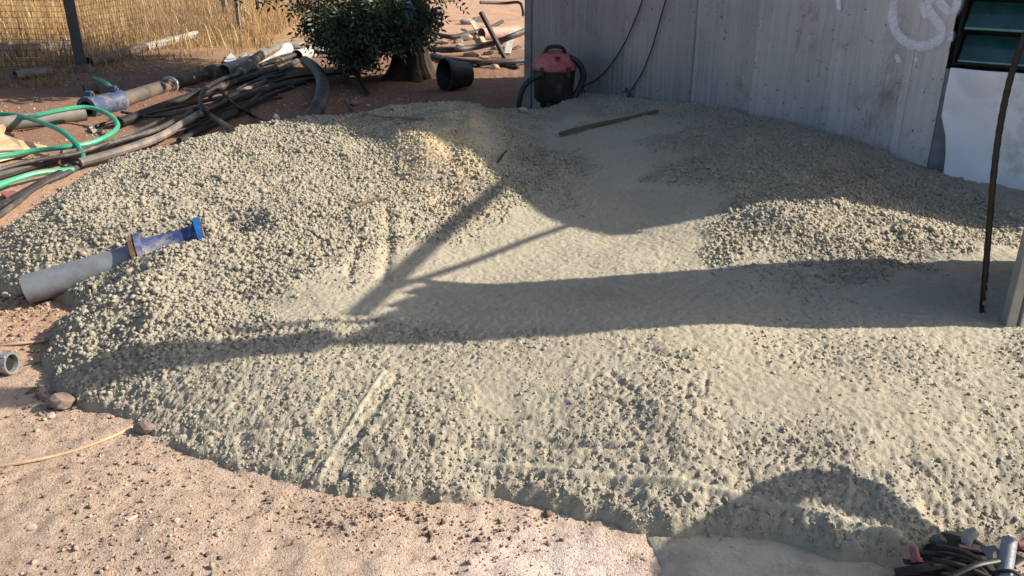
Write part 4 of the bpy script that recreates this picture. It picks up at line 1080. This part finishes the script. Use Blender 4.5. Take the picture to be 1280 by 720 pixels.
def make_pipeline():
    def on(x, y, r): 
        p = gnd(x, y + 4); return p + np.array([0, 0, r])
    a = on(-40, 167, .06); b = on(108, 146, .06)
    ob('irrigation_pipe', pipe(a, b, 0.066, 0.005, 20, 3), M['old_pipe'], label='weathered grey irrigation pipe at the left edge below the green loop', cat='pipe')
    c = on(150, 130, .06); d_ = on(214, 109, .06)
    t = thing('irrigation_pipe', d_ - np.array([0, 0, .06]), 'dark weathered pipe with a white collar leading to the pale pipe', 'pipe')
    dr = (d_ - c) / np.linalg.norm(d_ - c)
    ob('pipe', pipe(c, d_, 0.070, 0.005, 20, 3), M['dark_pipe'], t)
    ob('collar', lathe([(0, .06), (0, .092), (.03, .092), (.045, .075), (.045, .05)], d_ - dr * 0.02, dr, 24), M['pale_pipe'], t, label='chipped white collar')
    e = on(268, 93, .06); 
    ob('pipe', pipe(d_ + dr * 0.03, e, 0.062, 0.005, 20, 3), M['dark_pipe'], t)
    ob('collar', lathe([(-.12, .055), (-.12, .085), (-.02, .09), (0, .09), (0, .04)], e, dr, 24), M['dark_pipe'], t)
    # navy clamp coupling
    m0, m1 = on(110, 142, .07), on(152, 131, .07)
    dd = (m1 - m0) / np.linalg.norm(m1 - m0)
    L = np.linalg.norm(m1 - m0)
    t = thing('pipe_coupling', m0 - np.array([0, 0, .07]), 'navy blue clamp coupling joining the two old pipes', 'coupling')
    ob('body', lathe([(0, .07), (0, .105), (L * .12, .112), (L * .2, .095), (L * .8, .095), (L * .88, .112), (L, .105), (L, .07)], m0, dd, 22), M['navy'], t)
    sd = np.cross(dd, [0, 0, 1.0])
    for f in (.15, .85):
        ob('lug', obox(m0 + dd * L * f + np.array([0, 0, .12]), (dd, sd, (0, 0, 1)), (.022, .035, .03)), M['navy'], t, smooth=False)
        ob('bolt', tube([m0 + dd * L * f + np.array([0, 0, .125]) - sd * .055, m0 + dd * L * f + np.array([0, 0, .125]) + sd * .055], .009, 6), M['rusty'], t)
    a = on(106, 114, .05); b = on(124, 112, .05)
    ob('pipe_stub', pipe(a, b, 0.05, 0.006, 18), M['dark_pipe'], label='short dark pipe stub with pale end behind the navy coupling', cat='pipe')
    # pale pipe further back, passing under the leaves
    a = on(280, 92, .055); b = on(360, 62, .055)
    ob('pale_pipe', pipe(a, b, 0.085, 0.006, 20, 3), M['pale_pipe'], label='pale plastic pipe lying on sunlit soil left of the tree', cat='pipe')
    a = on(372, 72, .055); b = on(440, 52, .055)
    ob('pale_pipe', pipe(a, b, 0.085, 0.006, 20, 3), M['pale_pipe'], label='pale plastic pipe seen through the low leaves', cat='pipe')
    ground_tube('grey_hose', [(300, 93, .02), (314, 78, .08), (335, 64, .1), (359, 56, .05), (380, 56)], 0.06, M['rubber_grey'], 'fat weathered grey hose lying over the pale pipe', B)
    # pipe along the foot of the fence
    a = on(112, 80, .06); b = on(180, 60, .05)
    ob('fence_pipe', pipe(a, b, 0.062, 0.005, 16, 2), M['dark_pipe'], label='dark pipe along the foot of the fence beside the post', cat='pipe')
    a = on(182, 60, .05); b = on(246, 43, .05)
    ob('fence_pipe', pipe(a, b, 0.062, 0.005, 16, 2), M['pale_pipe'], label='peeling white pipe along the foot of the fence', cat='pipe')
    a = on(-20, 70, .07); b = on(86, 60, .07)
    ob('fallen_pipe', pipe(a, b, 0.085, 0.008, 16, 2), M['dark_pipe'], label='brown fallen pipe in the dry grass behind the post', cat='pipe')
    a = on(20, 96, .05); b = on(66, 90, .05)
    ob('grey_pipe', pipe(a, b, 0.055, 0.006, 16, 2), M['old_pipe'], label='short grey pipe in the grass left of the post', cat='pipe')
    a = on(3, 74, .08); b = on(14, 73, .08)
    t = thing('blue_valve', a - np.array([0, 0, .08]), 'dark blue valve at the left edge in the dry grass', 'valve')
    ob('body', lathe([(0, .03), (0, .09), (.05, .09), (.06, .06), (.1, .06), (.11, .09), (.16, .09), (.16, .03)], a, b - a, 18, True), M['blue_paint'], t)
    ob('stem', tube([a + (b - a) * .5, a + (b - a) * .5 + np.array([0, 0, .16])], .02, 8), M['blue_paint'], t)
    ob('handwheel', lathe([(0, .02), (0, .06), (.02, .06), (.02, .02)], a + (b - a) * .5 + np.array([0, 0, .15]), (0, 0, 1), 16, True), M['blue_paint'], t)
make_pipeline()

def board(name, px, thick, mat, label, cat, lift=0.01):
    P = [gnd(*q[:2]) + np.array([0, 0, lift + (q[2] if len(q) > 2 else 0)]) for q in px]
    return ob(name, prism(P, (0, 0, thick)), mat, smooth=False, label=label, cat=cat)
board('torn_board', [(-15, 152, .05), (2, 158, .05), (9, 168, .04), (6, 175, .03), (24, 181, .02), (60, 186), (30, 190), (-15, 192)], 0.012, M['plywood'], 'jagged orange plywood scrap under the green hoses', 'board')
board('torn_board', [(-15, 199), (20, 196), (46, 193), (30, 200), (10, 205), (-15, 211)], 0.010, M['pale_wood'], 'thin pale strip of board between the green hoses', 'board', 0.03)
board('coral_scrap', [(2, 246), (18, 243), (26, 247), (10, 252)], 0.02, M['coral'], 'faded pink plastic scrap at the left edge of the heap', 'scrap')
board('paper_scrap', [(280, 79), (289, 71, .03), (296, 77, .02), (290, 83)], 0.01, M['white_plastic'], 'crumpled white paper on sunlit soil', 'paper', 0.02)
board('paper_scrap', [(303, 75), (308, 70, .03), (311, 75, .02), (306, 79)], 0.01, M['white_plastic'], 'small white scrap beside the fat grey hose', 'paper', 0.02)
board('pale_tag', [(112, 163), (124, 161), (130, 166), (116, 168)], 0.02, M['pale_pipe'], 'pale plastic tag on the soil inside the green loop', 'tag')
stone((348, 119), (0.036, 0.034, 0.034), 101, 'round white lump near the end of the black hoses', 'white_plastic', 'lump', flat=0.8)
stone((346, 149), (0.045, 0.036, 0.032), 102, 'white jagged lump at the back edge of the heap', 'white_plastic', 'lump', flat=0.6)
stone((443, 131), (0.06, 0.05, 0.045), 103, 'reddish stone beneath the low branches', 'brown_stone')
stone((460, 133), (0.03, 0.025, 0.022), 104, 'pale stone by the thin pale tube', 'stone')
stone((444, 149), (0.045, 0.03, 0.02), 105, 'flat stone touching the thin pale tube', 'brown_stone')
stone((408, 140), (0.07, 0.05, 0.05), 106, 'brown clod beside the fat ribbed hose', 'brown_stone')
stone((485, 139), (0.05, 0.035, 0.025), 107, 'flat stone on the shaded earth behind the crest', 'brown_stone')
stone((654, 140), (0.05, 0.04, 0.035), 108, 'pale stone below the vacuum hose', 'stone')

# ------------------------------------------------------------------ fence and dry grass
def make_fence():
    p = gnd(103, 90)
    f = thing('wire_fence', p, 'wire mesh fence on a dark steel post before dry grass', 'fence')
    px, py = p[0], p[1]
    Hh = 2.0
    ob('post', join([obox(p + np.array([0.0, 0, Hh / 2 - 0.1]), ((1, .25, 0), (-.25, 1, 0), (0, 0, 1)), (0.062, 0.010, Hh / 2 + 0.1)),
                     obox(p + np.array([-0.055, .055, Hh / 2 - 0.1]), ((1, .25, 0), (-.25, 1, 0), (0, 0, 1)), (0.010, 0.055, Hh / 2 + 0.1))]), M['post'], f, smooth=False, label='dark steel angle post')
    ob('footing', rock(p + np.array([0.03, 0, -0.03]), (0.16, 0.13, 0.10), 120, ICO3, .4, .3), M['dark_pipe'], f, smooth=False)
    runs = [(np.array([px - 6.5, py + 0.6]), np.array([px, py + 0.08])), (np.array([px, py + 0.08]), np.array([px + 0.35, py + 5.2]))]
    for a, b in runs:
        L = np.linalg.norm(b - a); d = (b - a) / L; nrm = np.array([-d[1], d[0]])
        V, Fc = [], []
        def strip(q0, q1, w_):
            q0 = np.asarray(q0); q1 = np.asarray(q1); dd = q1 - q0; dd = dd / np.linalg.norm(dd)
            s1 = np.array([nrm[0], nrm[1], 0.0]); s2 = np.cross(dd, s1)
            i = len(V)
            for q in (q0, q1):
                V.extend([q + w_ * s1, q + w_ * (-.5 * s1 + .87 * s2), q + w_ * (-.5 * s1 - .87 * s2)])
            Fc.extend([(i, i + 1, i + 4, i + 3), (i + 1, i + 2, i + 5, i + 4), (i + 2, i, i + 3, i + 5)])
        step = 0.065
        for k in range(int(L / step)):
            q = a + d * k * step; z0 = float(ground_base(q[0], q[1])) + 0.02
            strip((q[0], q[1], z0), (q[0] + .01 * math.sin(k), q[1], z0 + 1.75), 0.0022)
        for k in range(27):
            z = 0.19 + k * step
            m_ = 6
            for j in range(m_):
                q0 = a + (b - a) * j / m_; q1 = a + (b - a) * (j + 1) / m_
                strip((q0[0], q0[1], z + .006 * math.sin(j * 3 + k)), (q1[0], q1[1], z + .006 * math.sin(j * 3 + 3 + k)), 0.0022)
        ob('wire_mesh', (np.array(V), Fc), M['wire'], f, smooth=False)
    for (bx, by, hgt) in ((px + 0.35, py + 5.2, 2.0), (px - 6.5, py + .6, 2.0)):
        z0 = float(ground_base(bx, by))
        ob('post', obox((bx, by, z0 + hgt / 2 - .1), ((1, 0, 0), (0, 1, 0), (0, 0, 1)), (.03, .03, hgt / 2 + .1)), M['old_pipe'], f, smooth=False)
make_fence()
def far_post(x, y, ww, label):
    p = gnd(x, y)
    ob('grey_stake', obox(p + np.array([0, 0, 0.6]), ((1, 0, .06), (0, 1, 0), (-.06, 0, 1)), (ww, ww, 0.7)), M['old_pipe'], smooth=False, label=label, cat='stake')
far_post(281, 22, 0.05, 'grey stake in dry grass left of the pair behind the fence end')
far_post(323, 21, 0.045, 'grey stake in dry grass nearest the tree')

def make_grass():
    r = np.random.default_rng(31)
    n = 90000
    X = r.uniform(-17, -1.6, n); Y = 9.2 + 19 * r.random(n) ** 1.3
    u, v = to_px(X, Y, ground_base(X, Y))
    cl = fbm(X * 1.1, Y * 1.1, 4, 4)
    lim = np.array([(-900, 125), (-50, 145), (20, 140), (60, 116), (95, 96), (150, 74), (240, 62), (300, 66), (345, 54), (372, 30), (400, 10), (470, -4)])
    edge = np.interp(u, lim[:, 0], lim[:, 1])
    p = sstep(6, -14, v - edge + 22 * cl) 
    front = (u < 110) & (v > 60)
    p = np.where(front, p * 0.55, p)
    p = p * np.where(u > 480, 0.0, 1.0)
    k = (r.random(n) < p)
    # thin tufts among the rubble right of the tree
    X, Y, cl, v = X[k], Y[k], cl[k], v[k]
    n = len(X); print('grass', n)
    h = r.uniform(0.18, 0.55, n) * np.clip(0.8 + 1.2 * cl, 0.3, 1.5) * np.where(Y < 11, .8, 1.1)
    h = np.where(r.random(n) < .55, h * .5, h)
    m2 = 9000
    X2 = r.uniform(-7.5, -1.8, m2); Y2 = r.uniform(9.6, 15, m2); c2 = fbm(X2 * 1.3, Y2 * 1.3, 2, 3)
    u2, v2 = to_px(X2, Y2, .15)
    k2 = (r.random(m2) < np.clip(.35 + 1.5 * c2, 0, 1) * np.where(u2 > 230, 1.0, .5)) & (v2 < 100) & (u2 < 480)
    X = np.concatenate([X, X2[k2]]); Y = np.concatenate([Y, Y2[k2]]); cl = np.concatenate([cl, c2[k2]]); lie = np.arange(len(X)) >= n
    h = np.concatenate([h, r.uniform(.02, .06, k2.sum())]); n = len(X)
    a = r.uniform(0, 6.28, n); ln = np.where(lie, r.uniform(.1, .35, n), r.normal(0, 1.15, n) * h); wd = r.uniform(.0035, .008, n)
    z = ground_base(X, Y) - .01
    dx, dy = np.cos(a), np.sin(a)
    sx, sy = -dy * wd, dx * wd
    P0 = np.stack([X, Y, z], 1); P1 = np.stack([X + dx * ln * .35, Y + dy * ln * .35, z + h * .6], 1); P2 = np.stack([X + dx * ln, Y + dy * ln, z + h * np.clip(1.15 - .5 * np.abs(ln) / h, .25, 1)], 1)
    S = np.stack([sx, sy, 0 * sx], 1)
    V = np.stack([P0 - S, P0 + S, P1 + S * .8, P1 - S * .8, P2], 1).reshape(-1, 3)
    i = np.arange(n) * 5
    T = np.concatenate([np.stack([i, i + 1, i + 2], 1), np.stack([i, i + 2, i + 3], 1), np.stack([i + 3, i + 2, i + 4], 1)])
    o = ob('dry_grass', (V, T), M['straw'], smooth=False, kind='stuff', label='tall dry golden grass behind the fence', cat='grass', org=(0, 0, 0))
    at = o.data.attributes.new('vary', 'FLOAT', 'POINT'); at.data.foreach_set('value', np.repeat(np.clip(r.random(n) * .8 + cl, 0, 1), 5).astype(np.float32))
make_grass()

# ------------------------------------------------------------------ tree
def make_tree():
    r = np.random.default_rng(41)
    bp = gnd(512, 96)
    t = thing('tree', bp, 'leafy dark green tree with a thick flared trunk behind the heap', 'tree')
    # trunk: flared, fluted foot
    hs = np.linspace(-0.12, 1.7, 40); n = 64; V, Fc = [], []
    cx = lambda h: bp[0] + 0.10 * math.sin(h * 1.2) - 0.05 * h
    cy = lambda h: bp[1] + 0.05 * h
    for h in hs:
        rad = 0.125 + 0.17 * math.exp(-max(h, 0) / 0.22) + 0.03 * math.exp(-((h - .5) / .3) ** 2)
        for k in range(n):
            a = 2 * math.pi * k / n
            fl = 1 + (0.12 * math.sin(5 * a + 1.0 + h) + .07 * math.sin(9 * a + 2 * h) + .05 * math.sin(17 * a + 3 * math.sin(h * 3))) * (0.45 + math.exp(-max(h, 0) / .3))
            V.append((cx(h) + rad * fl * math.cos(a), cy(h) + rad * fl * math.sin(a), bp[2] + h))
    for i in range(len(hs) - 1):
        for k in range(n): Fc.append((i * n + k, i * n + (k + 1) % n, (i + 1) * n + (k + 1) % n, (i + 1) * n + k))
    ob('trunk', (np.array(V), Fc), M['bark'], t, sharp=False)
    top = np.array([cx(1.6), cy(1.6), bp[2] + 1.6])
    ends = [(-2.0, -.9, 1.2), (-1.0, -1.2, -.2), (1.3, -.2, 1.6), (.3, 1.5, 1.8), (-.6, .5, 2.6), (1.9, 1.0, .8), (-2.4, .9, 1.8), (-.9, -1.0, -.75), (-.3, -.9, -.5)]
    limbs = []
    for e in ends:
        e = np.array(e); m_ = top + e * .45 + np.array([0, 0, .35])
        pts = crom([top - np.array([0, 0, .2]), m_, top + e], 8); limbs.append(pts)
        ob('limb', tube(pts, np.linspace(.085, .018, len(pts)), 8), M['bark'], t)
    # leaves: sprigs of paired leaflets through the crown's volume
    poly = np.array([(362, -4), (366, 12), (378, 26), (372, 33), (392, 44), (404, 50), (412, 64), (428, 76), (444, 82), (458, 76), (466, 76), (478, 64), (488, 52), (500, 50), (516, 50), (530, 40), (538, 28), (544, 16), (556, 8), (566, 4), (570, -4)])
    cen = np.array([-1.6, 10.9, 3.1])
    C = []
    lob = [(-1.2, -.5, .3, 1.5), (.5, -.3, .8, 1.4), (-.3, .4, 1.1, 1.4), (-2.3, .2, .6, 1.3), (1.0, .2, .4, 1.2), (-.8, -1.2, -.9, 1.15), (-.2, -.9, -1.2, .95), (-1.2, -1.0, -1.5, .8), (-2.4, -.3, 1.4, 1.2)]
    for (lx, ly, lz, lr) in lob:
        m_ = int(520 * lr ** 2)
        q = r.normal(size=(m_, 3)); q /= np.linalg.norm(q, axis=1)[:, None]; q *= (r.random((m_, 1)) ** .45) * lr
        C.append(cen + np.array([lx, ly, lz]) + q * np.array([1, 1, .75])); nup = sum(len(c_) for c_ in C)
    # low boughs drooping in front of the trunk
    m_ = 8500
    uu = r.uniform(355, 600, m_); vv = r.uniform(-12, 84, m_); yy = r.uniform(9.0, 10.7, m_)
    d = np.stack([(uu - 640) / F_PX, CP + (360 - vv) / F_PX * SP, -SP + (360 - vv) / F_PX * CP], 1)
    Q = CAMP + d * (yy / d[:, 1])[:, None]
    gapn = fbm(Q[:, 0] * 3.2, Q[:, 2] * 3.2 + Q[:, 1], 2, 3)
    edge_d = seg_dist(poly, uu, vv, True)
    Q = Q[inside(poly, uu, vv) & (r.random(m_) < np.clip(0.10 + edge_d / 40 + gapn * 1.5, 0.04, 1.0))]
    C.append(Q)
    m_ = 2200                                         # boughs hanging in front of the trunk
    uu = r.uniform(452, 532, m_); vv = r.uniform(-12, 44, m_); yy = r.uniform(8.9, 9.9, m_)
    d = np.stack([(uu - 640) / F_PX, CP + (360 - vv) / F_PX * SP, -SP + (360 - vv) / F_PX * CP], 1)
    Q = CAMP + d * (yy / d[:, 1])[:, None]
    C.append(Q[inside(poly, uu, vv) & (r.random(m_) < np.clip(.3 + seg_dist(poly, uu, vv, True) / 20, 0, .9)) & (np.hypot(uu - 512, (vv - 18) * .7) > 8)])
    C = np.vstack(C)
    u, v = to_px(C[:, 0], C[:, 1], C[:, 2])
    ok = (v < -10) | (inside(poly, u, v))
    big_l = (np.arange(len(C)) < nup)[ok] & (v < -70)[ok]; C = C[ok]
    ns = len(C); per = 9
    ax = r.normal(size=(ns, 3)); ax[:, 2] -= .7; ax /= np.linalg.norm(ax, axis=1)[:, None]
    sd = np.cross(ax, r.normal(size=(ns, 3))); sd /= np.linalg.norm(sd, axis=1)[:, None]
    nn = np.cross(ax, sd)
    V, T, vary = [], [], []
    Ls = r.uniform(.16, .26, ns) * np.where(big_l, 1.5, 1)
    vs = np.clip(r.random(ns) * .7 + .6 * fbm(C[:, 0] * 1.5, C[:, 2] * 1.5 + C[:, 1], 3, 2) + .2, 0, 1)
    blocks = []
    for k in range(per):
        f = (k // 2) / (per // 2 - .5) if k < per - 1 else 1.0
        side = (-1 if k % 2 else 1) if k < per - 1 else 0
        o_ = C + ax * (Ls * f)[:, None]
        dirv = ax * (.45 if side else 1.0) + sd * (.9 * side) + nn * r.uniform(-.35, .35, (ns, 1)); dirv /= np.linalg.norm(dirv, axis=1)[:, None]
        wv = np.cross(dirv, nn); wv /= np.linalg.norm(wv, axis=1)[:, None]
        ll = r.uniform(.055, .09, (ns, 1)) * np.where(big_l, 1.7, 1)[:, None]; ww = ll * np.where(big_l, .34, .17)[:, None]
        blocks.append(np.stack([o_, o_ + dirv * ll * .5 + wv * ww, o_ + dirv * ll, o_ + dirv * ll * .5 - wv * ww], 1))
    Bk = np.stack(blocks, 1)                          # ns, per, 4, 3
    V = Bk.reshape(-1, 3); i = np.arange(ns * per) * 4
    T = np.stack([i, i + 1, i + 2, i + 3], 1)
    o = ob('crown', (V, T), M['leaf'], t, smooth=False)
    at = o.data.attributes.new('vary', 'FLOAT', 'POINT'); at.data.foreach_set('value', np.repeat(vs, per * 4).astype(np.float32))
    print('leaves', ns * per)
make_tree()

def make_bag():
    c = at_Y(512, 17, 9.0)
    V, Fc = ICO3
    V = V * np.array([.085, .06, .125]) * (1 + .35 * np.stack([fbm(V[:, 0] * 3, V[:, 2] * 3 + V[:, 1] * 2, 4, 3)] * 3, 1))
    ob('blue_bag', (V + c, [tuple(f) for f in Fc]), M['blue_bag'], smooth=False, label='blue and white plastic bag hanging in the leaves by the trunk', cat='bag')
make_bag()

def make_pot():
    a = gnd(556, 113); r_ = 0.165
    a = a + np.array([0, 0, r_ * 0.97]); d = np.array([0.82, 0.55, -0.06]); d /= np.linalg.norm(d)
    t = thing('plant_pot', a - np.array([0, 0, r_]), 'black plastic pot lying on its side right of the tree', 'pot')
    ob('wall', lathe([(0.28, 0.001), (0.27, 0.118), (0.02, 0.152), (0.0, 0.158), (0.0, 0.163), (0.03, 0.165), (0.035, 0.158), (0.29, 0.126), (0.295, 0.001)], a, d, 28), M['pot'], t)
    ob('rim', lathe([(-0.004, 0.157), (-0.004, 0.172), (0.03, 0.172), (0.03, 0.160)], a, d, 28), M['pot'], t)
make_pot()

# ------------------------------------------------------------------ rubble between tree and cabin
ground_tube('black_hose', [(518, 40), (540, 42, .03), (563, 46, .02), (583, 42, .03), (608, 36, .03), (628, 27)], 0.036, M['dark_timber'], 'dark crooked branch furthest back between tree and cabin', 'branch').name = 'fallen_branch'
ground_tube('black_hose', [(530, 61), (567, 62, .03), (593, 59, .04), (620, 53, .12), (638, 46, .2), (656, 39, .25)], 0.042, M['rubber_dusty'], 'dusty black hose rising behind the cabin corner', B)
ground_tube('black_hose', [(540, 69), (567, 75, .03), (600, 78, .03), (635, 77, .03), (670, 74, .03)], 0.036, M['rubber_dusty'], 'dusty black hose nearest the pot, running behind the cabin', B)
ground_tube('black_hose', [(576, 77), (590, 82, .0), (615, 80), (648, 85)], 0.02, M['rubber'], 'thin black hose on the sunlit rubble behind the pot', B)
def leaning():
    b = gnd(634, 73); a = at_Y(601, 15, b[1] + 0.25)
    ob('steel_bar', bar(a, b - np.array([0, 0, .05]), 0.06, 0.05), M['dark_timber'], smooth=False, label='dark square bar leaning over the rubble left of the cabin', cat='bar')
    a = gnd(590, 36, 0.12); b = gnd(606, 56, 0.03)
    ob('pale_board', bar(a, b, 0.07, 0.025), M['pale_wood'], smooth=False, label='short pale board tilted on the rubble', cat='board')
    a = gnd(602, 50, 0.09); b = gnd(648, 46, 0.09)
    ob('pink_pipe', pipe(a, b, 0.10, 0.01, 20, 3), M['pink_tube'], label='fat dusty pink pipe under the leaning bar', cat='pipe')
    a = gnd(641, 50, .16); b = gnd(634, 69, .02)
    ob('pale_board', bar(a, b, 0.09, 0.02), M['pale_pipe'], smooth=False, label='grey-white board propped beside the leaning bar', cat='board')
    ground_tube('wire', [(600, 3, .3), (630, 4, .28), (648, 3, .3), (653, 10, .2), (654, 20, .05)], 0.03, M['rubber'], 'black pipe high behind the cabin corner', 'pipe')
leaning()
for i, (x, y, s) in enumerate([(552, 55, .11), (572, 54, .09), (590, 70, .10), (612, 68, .08), (560, 66, .07), (622, 62, .09), (583, 50, .12), (600, 28, .16), (586, 30, .14), (545, 50, .08), (640, 80, .10), (618, 86, .07), (606, 74, .06), (648, 62, .08), (575, 58, .06)]):
    stone((x, y), (s * 1.3, s, s * .6), 140 + i, 'one of the %s stones in the sunlit rubble between tree and cabin' % ('pale', 'brown')[i % 3 == 1], ['stone', 'brown_stone'][i % 3 == 1], 'stone', 'rubble between tree and cabin', name='rubble_stone')
print('objects', len(bpy.data.objects))
